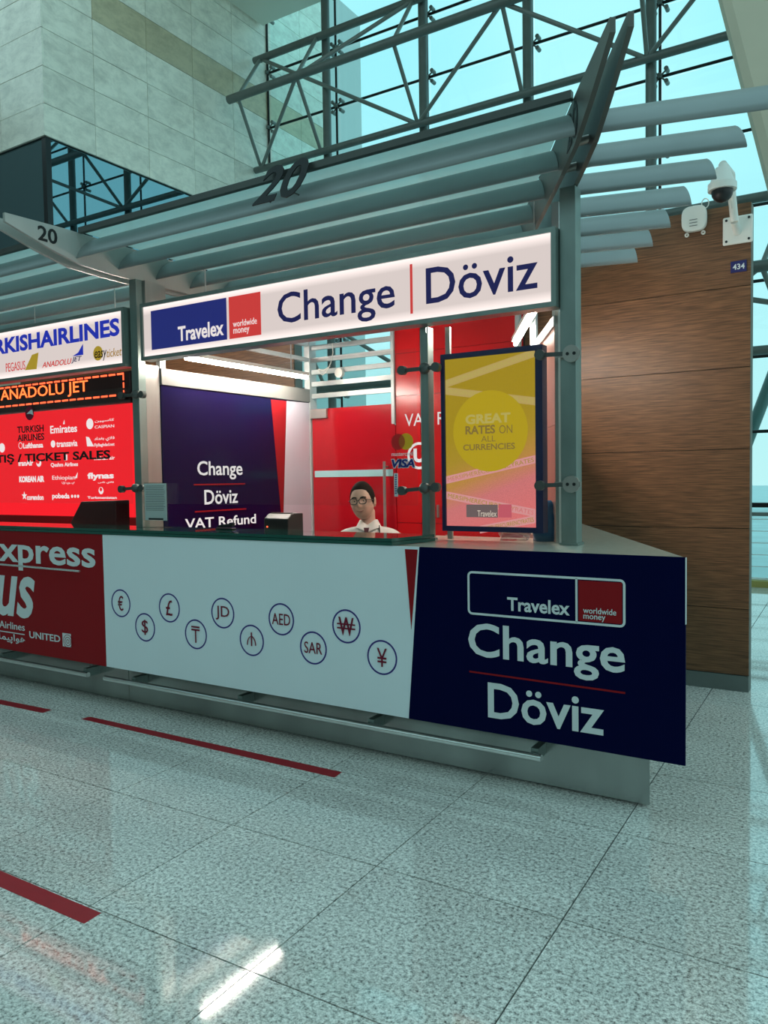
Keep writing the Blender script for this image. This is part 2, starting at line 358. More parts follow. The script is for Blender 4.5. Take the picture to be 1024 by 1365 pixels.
def ptext(s, y, L, R, T, B, mat, parent, off=.002, **k):
    """lettering on the plane y, its extent measured at four pixels (left, right, top, bottom)"""
    return text(s, plane_y(y-off), at(*L, y=y).x, at(*R, y=y).x, at(*B, y=y).z, at(*T, y=y).z, mat, parent, **k)
def xtext(s, x, L, R, T, B, mat, parent, off=.002, **k):
    return text(s, plane_x(x+off), at(*L, x=x).y, at(*R, x=x).y, at(*B, x=x).z, at(*T, x=x).z, mat, parent, **k)
def ppoly(pts, y, mat, parent, name, t=.0015, off=0, label=None):
    mb = MB(); q = [at(a, b, y=y) for a, b in pts]; mb.prism([(v.x, v.z) for v in q], y-off-t, y-off, 'y'); return mb.build(name, mat, parent, label=label)
def prect(tl, br, y, mat, parent, name, **k):
    a, b = at(*tl, y=y), at(*br, y=y)
    off = k.pop('off', 0); t = k.pop('t', .0015)
    return MB().box(a.x, b.x, y-off-t, y-off, b.z, a.z).build(name, mat, parent, **k)
def copy_tree(o, parent=None):
    c = o.copy(); COL.objects.link(c); c.parent = parent
    for ch in list(o.children): copy_tree(ch, c)
    return c
V3 = Vector
# ================================================================== SETTING
fl = MB().box(-14, 14, -12, 12.3, -.06, -.006).build('floor', 'grout', kind='structure', loc=(-3, 4, 0))
TA, TS = math.radians(.716), .8008
def tile_pt(i, j): return V3((-.9342+TS*(i*math.cos(TA)-j*math.sin(TA)), 2.7113+TS*(i*math.sin(TA)+j*math.cos(TA)), 0))
def in_view(p, mrg=60):
    d = p-CP; z = d.dot(fwd)
    if z < .3: return False
    return -mrg < IW/2+FOC*d.dot(rgt)/z < IW+mrg and -mrg < IH/2-FOC*d.dot(upv)/z < IH+mrg
g = .003
tb = MB().box(g, TS-g, g, TS-g, -.02, 0)
bmq = bmesh.new(); tmesh = bpy.data.meshes.new('tile'); tmesh.from_pydata(tb.v, [], tb.f); tmesh.materials.append(M['granite'])
cells = []
rest = MB()
for i in range(-16, 19):
    for j in range(-19, 12):
        c = tile_pt(i+.5, j+.5)
        if c.y > 12.1 or c.y < -11.6 or c.x < -13.4 or c.x > 13.4: continue
        vis = any(in_view(tile_pt(i+a, j+b)) for a in (0, .5, 1) for b in (0, .5, 1))
        hid = c.y > 6.9 and c.x < -1.6
        cells.append((0 if vis and not hid else 1, (c-CP).length, i, j))
cells.sort()
for n, (h, d, i, j) in enumerate(cells):
    if h == 0 and n < 290:
        o = bpy.data.objects.new('tile', tmesh); COL.objects.link(o); o.parent = fl; p = tile_pt(i, j)
        o.location = p-V3(world_loc(fl)); o.rotation_euler = (0, 0, TA)
    else:
        q = [tile_pt(i+a, j+b) for a, b in ((.003, .003), (.997, .003), (.997, .997), (.003, .997))]
        rest.prism([(v.x, v.y) for v in q], -.02, 0)
rest.build('tile', 'granite', fl, kind='stuff')
MB().box(-90, 90, -60, 100, -.5, -.07).build('ground_outside', 'asphalt', kind='structure')
MB().box(-14, 14, 12.1, 12.34, -.05, .10).build('trim_1', 'plaster', kind='structure')
MB().box(-10.1, 14, 8, 12.12, 10.42, 10.6).build('ceiling', 'ceiling', kind='structure')
MB().box(-14, 14, -12, -1.5, 10.42, 10.6).build('ceiling', 'ceiling', kind='structure')  # unseen rear ceiling, added to darken the front of the stone block
MB().box(-14, 14, -12.3, -12, -.05, 6.5).build('wall_back', 'hallwall', kind='structure')

MB().box(-14.3, -14, -12, 7.0, -.05, 8.5).build('wall_side_added', 'hallwall', kind='structure')  # unseen hall side, added to block bright sky from the pane reflections
# stone clad block on the left: bottom edge at z 6.63, front corner at y 7.28
XS, YS, ZS = -10.163, 7.28, 6.634
sw = MB().box(-14, XS-.03, YS+.03, 14.3, ZS, 12.93).build('wall_left', 'grout', kind='structure', loc=(XS, YS, ZS))
rows = [ZS, 7.09, 7.62, 8.16, 8.69, 9.22, 9.75, 10.28, 10.81, 11.34, 11.87, 12.4, 12.93]
cols = [YS, 8.17, 9.23, 10.27, 11.30, 12.34, 13.38, 14.3]
for a, b in zip(rows, rows[1:]):
    for c, d in zip(cols, cols[1:]):
        MB().box(XS-.03, XS+random.uniform(-.002, .002), c+.004, d-.004, a+.004, b-.004).build('stone_tile', 'stone_tan' if abs(a-8.69) < .01 and c > 8 else 'stone', sw)
xc = [XS, -11.2, -12.25, -13.3]
for a, b in zip(rows, rows[1:]):
    for c, d in zip(xc, xc[1:]):
        MB().box(d+.004, c-.004 if c != XS else c-.001, YS+random.uniform(-.002, .002), YS+.03, a+.004, b-.004).build('stone_tile', 'stone', sw)
# dark glazed box below the stone
w2 = MB().box(-13.6, XS-.05, YS+.05, 12.0, 4.2, ZS-.002).build('window_2', 'darkglass', kind='structure')
MB().box(XS-.12, XS-.03, YS+.03, YS+.12, 4.0, ZS-.002).build('window_frame', 'darkframe', w2)
MB().box(XS-.08, XS-.03, 11.9, 12.0, 4.0, ZS-.002).build('window_frame', 'darkframe', w2)
MB().box(-13.8, XS-.2, YS+.12, 12.0, -.0, 4.2).build('wall_far', 'plaster', kind='structure')
fx = empty('wall_lamp', (-11.6, YS-.3, 7.15), 'slim grey lamp arm fixed to the stone corner block at the top left', 'lamp')
MB().obox((-11.75, YS-.01, 7.18), (-11.75, YS-.5, 7.42), .05, .04).build('arm', 'steel_light', fx)
MB().obox((-12.1, YS-.42, 7.33), (-11.1, YS-.42, 7.33), .22, .05).build('lamp_head', 'alu', fx)
MB().box(-11.83, -11.67, YS-.02, YS-.001, 7.1, 7.26).build('mounting_plate', 'steel_light', fx)

# glazed facade
YF = 12.3
rodx = [-12.1, -10.143, -8.507, -6.581, -4.668, -2.68, -.75, 1.2, 3.15, 5.1]
w1 = empty('window_1', (-4, YF, 0), kind='structure')
zr = [.12+1.0567*k-.004 for k in range(-1, 11)]
zr = [.07]+[7.49+1.06*k for k in range(-6, 4)]+[11.8]
gm = {}
for a, b in zip(rodx, rodx[1:]):
    for c, d in zip(zr, zr[1:]):
        MB().box(a+.008, b-.008, YF+.10, YF+.115, c+.008, d-.008).build('glass_pane', 'facade', w1)
for x in rodx: MB().tube((x, YF, 0), (x, YF, 11.6), .022, 8).build('mullion_rod', 'cable', w1)
for z in zr[1:-1]: MB().tube((rodx[0], YF+.02, z), (rodx[-1], YF+.02, z), .024, 8).build('cross_bar', 'cable', w1)
def spider_mesh():
    mb = MB(); mb.tube((0, -.06, 0), (0, .04, 0), .035, 8)
    for sx_ in (-1, 1):
        for sz in (-1, 1):
            mb.tube((0, 0, 0), (.09*sx_, .03, .09*sz), .014, 6); mb.tube((.09*sx_, -.02, .09*sz), (.09*sx_, .095, .09*sz), .034, 8)
    return mb
sp0 = spider_mesh().build('spider_fitting', 'steel_light', loc=(0, 0, 0)); bpy.context.view_layer.update()
first = True
for x in rodx:
    for z in zr[1:-1]:
        o = sp0 if first else sp0.copy()
        if not first: COL.objects.link(o)
        first = False; o.parent = w1; o.location = V3((x, YF, z))-w1.location
colx = [-10.35, -8.517, -6.5, -4.629, -2.741, -.85, 1.05, 2.95]
nm = ['standing clear of the stone wall at the far left of the glazing', 'first to the right of the stone wall', 'second to the right of the stone wall, above the white lettered lightbox', 'just left of the raised dark bracket tips', 'just right of the raised dark bracket tips', 'hidden past the wood wall', 'far right of the glazing', 'last at the right of the glazing']
for x, n_ in zip(colx[1:6], nm[1:6]):
    c = empty('steel_column', (x, 12.0, 0), 'round grey steel column of the glazed wall, '+n_, 'column', 'columns of the glazed wall')
    MB().tube((x, 12.0, 0), (x, 12.0, 10.42), .078, 14).build('shaft', 'steel', c); MB().tube((x, 12.0, 0), (x, 12.0, .03), .14, 14).build('base_plate', 'steel', c)
def truss(dz, label):
    t = empty('steel_truss', (-4, 11.6, 7.57+dz), label, 'truss', 'trusses of the glazed wall')
    A = [V3((x, 12.0 if 0 else 11.84, 7.57+dz)) for x in (-9.97, -8.55, -6.53, -4.66, -2.76, -.87, 1.03, 2.93)]
    B = [V3((x, 10.9, 8.48+dz)) for x in (-9.69, -8.364, -6.44, -4.595, -2.65, -1.15, 1.1, 3.0)]
    C = [V3((x, 11.84, 9.62+dz)) for x in (-9.93, -8.6, -6.6, -4.7, -2.8, -.9, 1.0, 2.9)]
    MB().tube(A[0]-V3((.15, 0, 0)), A[-1], .062, 12).build('lower_chord', 'steel', t)
    MB().tube(B[0]-V3((.22, 0, 0)), B[-1], .075, 12).build('front_chord', 'steel', t)
    MB().tube(C[0]-V3((.15, 0, 0)), C[-1], .068, 12).build('upper_chord', 'steel', t)
    for i, j in ((0, 0), (1, 0), (1, 1), (2, 2), (3, 2), (3, 3), (4, 4), (5, 4), (5, 5), (6, 5), (6, 6), (7, 7)): MB().tube(B[i], A[j], .034, 8).build('strut', 'steel_light', t)
    for i, j in ((0, 0), (1, 1), (1, 2), (2, 2), (3, 3), (4, 4), (5, 5), (6, 6)): MB().tube(B[i], C[j], .034, 8).build('strut', 'steel_light', t)
    for i, j in ((0, 2), (3, 4), (4, 6)): MB().tube(C[i] if i == 0 else B[i], A[j], .036, 8).build('brace', 'steel_light', t)
    return t
truss(0, 'upper triangular grey tube truss crossing the glazing above the canopy')
truss(-4.3, 'lower triangular grey tube truss seen beside the top of the wood wall')

# big leaning beige clad column, top right
lc = MB(); zt, zb = 10.42, 0
def lx(z): return -1.38-.232*(z-6.53)
for_ = [(lx(zt), zt), (lx(zt)+1.5, zt), (lx(zb)+1.5, zb), (lx(zb), zb)]
lc.prism(for_, 9.0, 9.9, 'y').build('leaning_column', 'plaster', bevel=.12, label='large beige clad leaning column at the top right corner', cat='column')

# outside
dp = MB().tube(at(1003, 572, y=13.3), at(1024, 517, y=13.3)+(at(1024, 517, y=13.3)-at(1003, 572, y=13.3))*6, .09, 14)
d0 = at(1003, 572, y=13.3); dd = (at(1024, 517, y=13.3)-d0); dp.tube(d0, d0-dd*(d0.z/dd.z), .09, 14)
dp.build('outside_strut', 'steel_light', label='thick sloping grey tube outside the glass to the right of the wood wall', cat='strut')
for k, (x, yy, r) in enumerate(((-6.5, 33, 2.2), (-1.6, 36, 2.2), (3.4, 34, 2.2), (8.6, 35, 2.4))):
    t = empty('tree', (x, yy, -.05), ['bushy tree outside, hidden behind the wood wall', 'pale green tree outside just right of the wood wall edge', 'broad tree outside at the right frame edge', 'tree outside past the right frame edge'][k], 'tree', 'trees outside the glazing')
    c = MB()
    for q in range(26):
        a, b_ = random.uniform(0, 6.28), random.uniform(-.6, 1); c.ball((x+math.cos(a)*r*.6*random.random(), yy+math.sin(a)*r*.5, 2.2+r*.5+b_*r*.5), r*random.uniform(.22, .36), 8, 6)
    c.build('foliage', 'hedge', t, kind='stuff'); MB().tube((x, yy, -.05), (x, yy, 3), .2, 8).build('trunk', 'steel', t)
gr = empty('guard_rail', (0, 11.6, 0), 'glass guard rail with dark handrail in front of the glazing, right of the wood wall', 'railing')
zt_ = at(1012, 672, y=11.6).z
MB().box(-2.2, 4, 11.57, 11.63, zt_-.03, zt_+.02).build('handrail', 'black', gr)
MB().box(-2.2, 4, 11.59, 11.61, zt_-.16, zt_-.11).build('upper_rail', 'steel_light', gr)
for k in range(6): MB().tube((-2.2, 11.6, .18+.16*k), (4, 11.6, .18+.16*k), .007, 6).build('rail_wire', 'rail', gr)
for x in (-2.1, -.45, 1.2, 2.85): MB().box(x-.02, x+.02, 11.575, 11.625, 0, zt_).build('rail_post', 'steel_light', gr)
MB().box(-3, 4.5, 12.02, 12.1, 0, .09).build('trim_2', 'yellow', kind='structure')
ob = empty('apartment_building', (-17.5, 27, 0), 'distant building with dark balconies seen through the top of the glazing', 'building')
xo = at(408, 40, y=26).x; MB().box(xo-5, xo, 26, 30, -.05, 22).build('wall', 'paleprint', ob)
for k in range(7):
    MB().box(xo-1.6, xo+.2, 25.2, 26, 13.2+1.2*k, 13.5+1.2*k).build('balcony', 'steel', ob)
    MB().box(xo-4.6, xo-1.8, 25.9, 26.02, 12.2+1.2*k, 13.0+1.2*k).build('window', 'darkglass', ob)

# wood wall behind the kiosk
YW = 6.25
zj = [.12, .613, 1.209, 1.792, 2.385, 2.969, 3.56]
def wood_wall(x0, x1, label, joints=zj, splits=()):
    t = MB().box(x0+.01, x1-.012, YW+.02, YW+.14, .0, joints[-1]-.005).build('wood_clad_wall', 'darkframe', loc=((x0+x1)/2, YW, 0)); tag(t, label, 'wall')
    xs = [x0]+list(splits)+[x1]
    for a, b in zip(joints, joints[1:]):
        for c, d in zip(xs, xs[1:]): MB().box(c+.001, d-.001, YW, YW+.02, a+.0025, b-.0025).build('panel', 'wood', t)
    MB().box(x0, x1, YW-.008, YW+.02, 0.0, .117).build('skirting', 'steel', t)
    MB().box(x1-.012, x1, YW+.02, YW+.14, 0, joints[-1]).build('edge_trim', 'steel', t)
    return t
wood_wall(-3.5, -.73, 'tall brown wood-veneer panelled wall to the right behind the exchange kiosk')
wood_wall(-9.4, -4.9, 'brown wood-veneer wall behind the red airline kiosk, glimpsed through the transom slats')
cam_ = empty('security_camera', at(985, 307, y=YW), 'white dome security camera on an arm bracket on the wood wall', 'camera')
c0 = at(984, 307, y=YW)
MB().box(c0.x-.10, c0.x+.10, YW-.02, YW, c0.z-.10, c0.z+.10).build('mounting_plate', 'white_plastic', cam_, bevel=.015)
for sx_ in (-1, 1):
    for sz in (-1, 1): MB().tube((c0.x+.075*sx_, YW-.026, c0.z+.075*sz), (c0.x+.075*sx_, YW-.019, c0.z+.075*sz), .009, 8).build('screw', 'black', cam_)
tp = at(976, 262, y=YW-.15); dm = at(963, 252, y=YW-.42)
MB().path([(c0.x, YW-.01, c0.z-.02), (c0.x-.01, YW-.1, c0.z+.04), tp, V3((tp.x, YW-.2, dm.z+.16)), V3((dm.x, dm.y+.02, dm.z+.17)), dm+V3((0, 0, .1))], .028, 12).build('arm', 'white_plastic', cam_)
MB().tube(dm+V3((0, 0, .03)), dm+V3((0, 0, .14)), .085, 20, .045).build('shade', 'white_plastic', cam_)
MB().tube(dm+V3((0, 0, -.01)), dm+V3((0, 0, .035)), .092, 20).build('collar', 'white_plastic', cam_)
MB().ball(dm+V3((0, 0, -.02)), .070, 18, 10).build('dome', 'black', cam_)
ap = empty('access_point', at(927, 293, y=YW), 'rounded white box with three slots and cable loop mounted on the wood wall', 'speaker')
c1 = at(926.5, 293, y=YW)
q = []
for k in range(28):
    a = 2*math.pi*k/28; ca, sa = math.cos(a), math.sin(a); q.append((c1.x+.088*math.copysign(abs(ca)**.6, ca), c1.z+.093*math.copysign(abs(sa)**.6, sa)))
MB().prism(q, YW-.045, YW-.002, 'y').build('case', 'white_plastic', ap, bevel=.008)
for k in range(3): MB().box(c1.x-.03, c1.x+.025, YW-.048, YW-.044, c1.z-.012-.022*k, c1.z-.008-.022*k).build('slot', 'post_dark', ap)
mbx = MB(); lp = c1+V3((.075, -.02, .1))
mbx.path([lp+V3((.025*math.cos(a), 0, .035*math.sin(a))) for a in [k*math.pi*2/12 for k in range(13)]], .004, 6).build('cable_loop', 'white_plastic', ap)
for sx_ in (-.055, .06): MB().ringdisc((c1.x+sx_, YW-.012, c1.z-.105), .006, .016, PX, PZ, (0, 1, 0), .01, 12).build('mounting_lug', 'white_plastic', ap)
sg = prect((974.5, 349.5), (995.5, 361.5), YW, 'signplate', None, 'number_sign', off=.002, t=.008); tag(sg, 'small navy 434 number sign on the wood wall', 'sign')
ptext('434', YW-.012, (977, 355), (993, 355), (985, 351.5), (985, 359), 'white_print', sg, bold=.02)

# floor tapes
for pts, lab in ((((108, 958.5), (120, 955.5), (456, 1029.5), (446, 1036.5)), 'thin red floor tape strip in front of the white currency panel'),
                 (((-120, 914), (-130, 907), (69, 946.3), (57, 950.5)), 'thin red floor tape strip in front of the red panel at the left edge'),
                 (((-90, 1143), (-80, 1127), (135, 1217.3), (112, 1231.5)), 'wide red floor tape strip nearest the camera at lower left')):
    q = [at(a, b, z=0) for a, b in pts]; tag(MB().prism([(v.x, v.y) for v in q], .0003, .0012).build('floor_tape', 'tape'), lab, 'tape')

# ================================================================== KIOSK
YP, YB = 3.65, 3.85
DX = -.528            # dx per dy along the diagonal end of the kiosk
def cornerx(y, x0=-.687, y0=3.65): return x0+DX*(y-y0)
ZT, ZBt = 1.25, .309
ct = empty('service_counter', (-2.7, 4.0, 0), 'currency exchange counter with white, red and navy front panels and steel base', 'counter')
MB().prism([(-4.70, YB), (-.886, YB), (-.886+DX*2.25, YB+2.25), (-2.62, YB+2.25), (-1.62, 4.38), (-4.70, 4.38)], .012, 1.214).build('base', 'stainless', ct)
MB().prism([(-4.606, YP+.012), (-.690, YP+.012), (cornerx(6.1), 6.1), (-2.62, 6.1), (-1.64, 4.42), (-4.606, 4.42)], 1.215, ZT).build('worktop', 'worktop', ct, bevel=.002)
xa = lambda px, py: at(px, py, y=YP).x
xL, xTw, xBw = -4.602, xa(559, 732), xa(545, 960); xR = xa(914, 880)
MB().prism([(xL, ZBt), (xBw, ZBt), (xTw, ZT+.001), (xL, ZT+.001)], YP, YP+.011, 'y').build('front_panel', 'white_vinyl', ct, label='white front panel with ringed currency signs')
MB().prism([(xBw+.001, ZBt), (xR, ZBt), (xR, ZT+.001), (xTw+.001, ZT+.001)], YP-.001, YP+.011, 'y').build('front_panel', 'navy_vinyl', ct, label='navy front panel with white lettering')
ppoly([(540, 732), (557, 732.7), (548.6, 839)], YP, 'red_vinyl', ct, 'wedge_print', off=.0005)
MB().box(xR-.001, xR+.002, YP-.002, YP+.012, ZT-.30, ZT).build('panel_edge', 'white_print', ct)
MB().box(-4.70, -4.61, YB-.004, YB, .02, .9).build('seam_cover', 'stainless', ct)
# front panel support brackets
for x in (-4.5, -3.55, -3.25, -2.4, -1.45): MB().box(x-.05, x+.05, YP+.013, YB-.001, .55, .6).build('panel_bracket', 'post_dark', ct)
fr = empty('foot_rail', (-3, 3.72, .2), 'long polished tube foot rail below the white currency panel', 'rail', 'foot rails')
MB().tube((-4.712, 3.72, .197), (-1.387, 3.72, .197), .019, 14).build('tube', 'rail', fr)
for x in (-4.42, -3.42, -2.42, -1.43): MB().box(x-.02, x+.02, 3.735, YB-.001, .175, .235).build('bracket', 'post', fr)
fr2 = empty('foot_rail', (-6, 3.72, .2), 'polished tube foot rail below the red airline panel', 'rail', 'foot rails')
MB().tube((-8.3, 3.72, .197), (-4.90, 3.72, .197), .019, 14).build('tube', 'rail', fr2)
for x in (-8.0, -7, -6, -4.95): MB().box(x-.02, x+.02, 3.735, YB, .175, .235).build('bracket', 'post', fr2)

# currency rings
R_ = .098
cur = [('€', 161.2, 804.1, .055), ('$', 193.5, 836.2, .062), ('£', 225.8, 810.3, .06), ('T', 261.2, 845.5, .05), ('JD', 297, 817.3, .115), ('m', 335.7, 853.6, .07), ('AED', 375, 825.5, .14), ('SAR', 417.8, 863.7, .13), ('W', 461.8, 834.9, .105), ('¥', 509.5, 876.4, .065)]
for s_, px, py, w_ in cur:
    c = at(px, py, y=YP); PL = plane_y(YP-.002)
    rg = MB().ringdisc((c.x, YP-.0015, c.z), R_-.0095, R_, PX, PZ, (0, 1, 0), .0012, 40).build('currency_ring', 'signnavy', ct)
    h_ = .052 if len(s_) == 1 else (.045 if len(s_) == 2 else .034)
    if s_ == 'm':
        mb = MB()
        for sx_ in (-1, 1):
            pts = [V3((c.x+sx_*(.0335*math.cos(a)), YP-.003, c.z-.03+.055*math.sin(a))) for a in [k*math.pi/2/8 for k in range(9)]]
            for a, b in zip(pts, pts[1:]): mb.obox(a, b, .003, .008, (0, 1, 0))
        mb.box(c.x-.004, c.x+.004, YP-.0045, YP-.0015, c.z-.035, c.z+.05)
        mb.build('currency_sign', 'darkred', rg)
    elif s_ == 'T':
        mb = MB(); mb.box(c.x-.0045, c.x+.0045, YP-.0045, YP-.0015, c.z-.055, c.z+.028); mb.box(c.x-.036, c.x+.036, YP-.0045, YP-.0015, c.z+.024, c.z+.034); mb.box(c.x-.036, c.x+.036, YP-.0045, YP-.0015, c.z+.043, c.z+.053)
        mb.build('currency_sign', 'darkred', rg)
    else:
        text(s_, PL, c.x-w_/2, c.x+w_/2, c.z-h_, c.z+h_, 'darkred', rg, name='currency_sign', bold=(.012 if s_ == 'W' else 0))
        if s_ == 'W':
            for dz in (-.012, .012): MB().box(c.x-.062, c.x+.062, YP-.0052, YP-.002, c.z+dz-.004, c.z+dz+.004).build('currency_bar', 'darkred', rg)
# navy panel print
def outline(c4, y, w, mat, parent, name):
    q = [at(a, b, y=y) for a, b in c4]; x0 = (q[0].x+q[3].x)/2; x1 = (q[1].x+q[2].x)/2; z1 = (q[0].z+q[1].z)/2; z0 = (q[2].z+q[3].z)/2
    mb = MB(); r = w*1.8; pts = []
    for cx, cz, a0 in ((x1-r, z1-r, 0), (x0+r, z1-r, 90), (x0+r, z0+r, 180), (x1-r, z0+r, 270)):
        for k in range(5): a = math.radians(a0+k*22.5); pts.append((cx, cz, math.cos(a), math.sin(a)))
    n = len(pts); vs = []
    for t in (-.003, -.0012):
        for rr in (r-w/2, r+w/2): vs += [(cx+rr*ca, y+t, cz+rr*sa) for cx, cz, ca, sa in pts]
    fs = []
    for i in range(n):
        j = (i+1) % n; fs += [[i, j, n+j, n+i], [2*n+i, 3*n+i, 3*n+j, 2*n+j], [n+i, n+j, 3*n+j, 3*n+i], [j, i, 2*n+i, 2*n+j]]
    mb.add(vs, fs).build(name, mat, parent); return x0, x1, z0, z1
x0, x1, z0, z1 = outline([(625, 762), (832.5, 774.5), (832.5, 836), (625, 816.5)], YP, .011, 'white_print', ct, 'logo_outline')
xd = at(768.8, 800, y=YP).x
MB().box(xd-.005, xd+.005, YP-.003, YP-.0012, z0, z1).build('logo_divider', 'white_print', ct)
MB().box(xd+.010, x1-.010, YP-.0025, YP-.0012, z0+.010, z1-.010).build('logo_square', 'red_vinyl', ct)
ptext('Travelex', YP, (676.5, 800), (759.8, 810), (680, 796), (758, 820.5), 'white_print', ct, bold=.022)
ptext('worldwide', YP, (777.9, 812), (822, 818), (778, 809), (778, 817), 'white_print', ct, off=.004, bold=.006)
ptext('money', YP, (778.3, 820), (807.6, 822), (778, 819), (778, 827), 'white_print', ct, off=.004, bold=.006)
ptext('Change', YP, (624.8, 870), (833.8, 880), (667, 832.8), (780, 906.5), 'white_print', ct, bold=.016)
ptext('Döviz', YP, (650.8, 930), (805.6, 965), (767, 925), (652, 956.5), 'white_print', ct, bold=.016)
ppoly([(626, 893.8), (833.8, 922.4), (833.8, 925), (626, 896)], YP, 'red_vinyl', ct, 'underline', off=.001)

# neighbouring counter on the left
c2 = empty('service_counter', (-6.5, 4.0, 0), 'red fronted airline ticket counter at the left edge', 'counter')
MB().box(-8.4, -4.704, YB, 4.38, .012, 1.214).build('base', 'stainless', c2)
MB().box(-8.4, -4.610, YP+.012, 4.42, 1.215, ZT).build('worktop', 'worktop', c2)
MB().box(-8.4, -4.6035, YP, YP+.011, ZBt, ZT+.001).build('front_panel', 'red_vinyl', c2)
ptext('SunExpress', YP, (-78, 740), (127.5, 745), (6, 714), (35, 761), 'white_print', c2, bold=.02)
ptext('us', YP, (-4, 800), (47.5, 800), (40, 769), (30, 824), 'white_print', c2, bold=.02, ital=.25)
ptext('QatarAirlines', YP, (-25, 836), (33.5, 840), (30, 831), (30, 842.5), 'white_print', c2, bold=.005)
MB().box(at(-10, 843, y=YP).x, at(33, 843, y=YP).x, YP-.003, YP-.001, at(20, 844.5, y=YP).z, at(20, 843.3, y=YP).z).build('underline', 'white_print', c2)
ptext('ﯽﯾﺎﻤﯿﭘاﻮﻫ', YP, (-14, 850), (34, 852), (20, 845.5), (20, 858.5), 'white_print', c2, bold=.01)
ptext('UNITED', YP, (39.6, 845), (80.6, 850), (42, 841.5), (78, 856), 'white_print', c2, bold=.012)
sq = prect((83.5, 843.5), (95.2, 863), YP, 'white_print', c2, 'globe_print', off=.001)
cc = at(89.5, 853, y=YP)
for k in range(3): MB().ringdisc((cc.x+.012, YP-.004, cc.z-.01), .012+.018*k, .016+.018*k, PX, PZ, (0, 1, 0), .001, 16).build('globe_line', 'red_vinyl', sq)
MB().tube(at(-20, 750.5, y=YP-.02), at(106, 761.5, y=YP-.02), .008, 8).build('card_rail', 'rail', c2)

# green glass slab counter top (two sheets)
gs = empty('glass_countertop', (-5, 3.8, ZT+.002), 'thick green glass counter slab running along the front of both kiosks', 'countertop')
for a, b, e in ((ZT+.003, ZT+.0215, 0), (ZT+.0235, ZT+.042, .004)):
    MB().prism([(-8.4, YP-.005+e), (-2.207-e, YP-.005+e), (-2.128-e, 4.0), (-8.4, 4.0)], a, b).build('glass_sheet', 'glasstop', gs)

# posts
def post(x0, x1, y0, y1, z0, z1, label, mat='post', extra=None):
    p = empty('kiosk_post', ((x0+x1)/2, (y0+y1)/2, z0), label, 'post')
    MB().box(x0, x1, y0, y1, z0, z1).build('shaft', mat, p, bevel=.003)
    MB().box(x0-.008, x1+.008, y0-.008, y1+.008, z0, z0+.012).build('base_flange', mat, p)
    return p
pr = post(-1.387, -1.302, 4.035, 4.125, ZT+.001, 3.122, 'square grey metal corner post standing on the beige worktop end')
pm = post(-2.243, -2.190, 4.055, 4.125, ZT+.001, 2.50, 'slim dark metal post left of the tall screen')
pl_ = post(-4.700, -4.625, 4.035, 4.105, ZT+.001, 3.122, 'green-grey post between the red airline sign and the white lightbox')
MB().box(-4.698, -4.628, 4.107, 4.24, ZT+.001, 2.50).build('side_channel', 'alu', pl_)
MB().box(-4.72, -4.60, 4.10, 4.30, 2.93, 3.12).build('head_box', 'alu', pl_)
ps = MB().box(at(594.5, 450, y=4.2).x, at(600.5, 450, y=4.2).x, 4.19, 4.21, ZT+.001, 2.51).build('screen_stand_pole', 'alu'); tag(ps, 'thin metal pole rising behind the tall screen', 'pole')
pz = MB().box(at(742.5, 600, y=4.16).x, at(746.5, 600, y=4.16).x, 4.14, 4.18, ZT+.001, 2.51).build('glass_edge_profile', 'alu'); tag(pz, 'narrow metal glazing strip beside the corner post', 'trim')

# bracket blades
prof = [(3.04, 3.285), (3.34, 3.195), (3.60, 3.135), (3.85, 3.1255), (4.09, 3.1235), (5.95, 3.1235), (5.95, 3.35), (3.46, 3.352), (3.04, 3.341)]
def blade(x0, y0, dx, th, mat, label):
    """vertical blade: runs through (x0,y0) with slope dx per dy"""
    mb = MB(); n = V3((1, -dx, 0)).normalized()*th
    a = [V3((x0+dx*(y-y0), y, z)) for y, z in prof]; k = len(a)
    mb.add(a+[p-n for p in a], [list(range(k))[::-1], list(range(k, 2*k))]+[[i, (i+1) % k, k+(i+1) % k, k+i] for i in range(k)])
    o = mb.build('canopy_bracket', mat); tag(o, label, 'bracket', 'canopy brackets'); return o
b1 = blade(-4.672, 4.09, 0, .022, 'blade', 'pale canopy bracket blade printed with a black 20 at the left')
b2 = blade(-4.80, 4.09, 0, .022, 'blade', 'plain pale canopy bracket blade just left of the one numbered 20')
BX, BXA = -.530, -.570
b3 = blade(-1.431, 4.106, BXA, .022, 'blade_dark', 'dark raised bracket blade with faint 20, left one of the pair above the corner post')
b4 = blade(-1.318, 4.102, BX, .022, 'blade_dark', 'dark raised bracket blade, right one of the pair above the corner post')
Yt = {}
text('20', plane_x(-4.671), at(50.5, 310, x=-4.67).y, at(76.4, 315, x=-4.67).y, at(73.6, 326, x=-4.67).z, at(53, 300, x=-4.67).z, 'blackprint', b1, bold=.02)
nb = V3((1, -BXA, 0)).normalized(); ub = V3((BXA, 1, 0)).normalized()
text('20', (V3((-1.431, 4.106, 0))-nb*.023, -ub, PZ, -nb), .42, .66, 3.16, 3.325, 'blackprint', b3, bold=.02)
for s_ in (.12, .45):
    MB().tube(V3((-1.425, 4.11, 3.2))-ub*s_+nb*.001, V3((-1.312, 4.106, 3.2))-ub*s_-nb*.02, .02, 10).build('spacer_bolt', 'alu', b3)

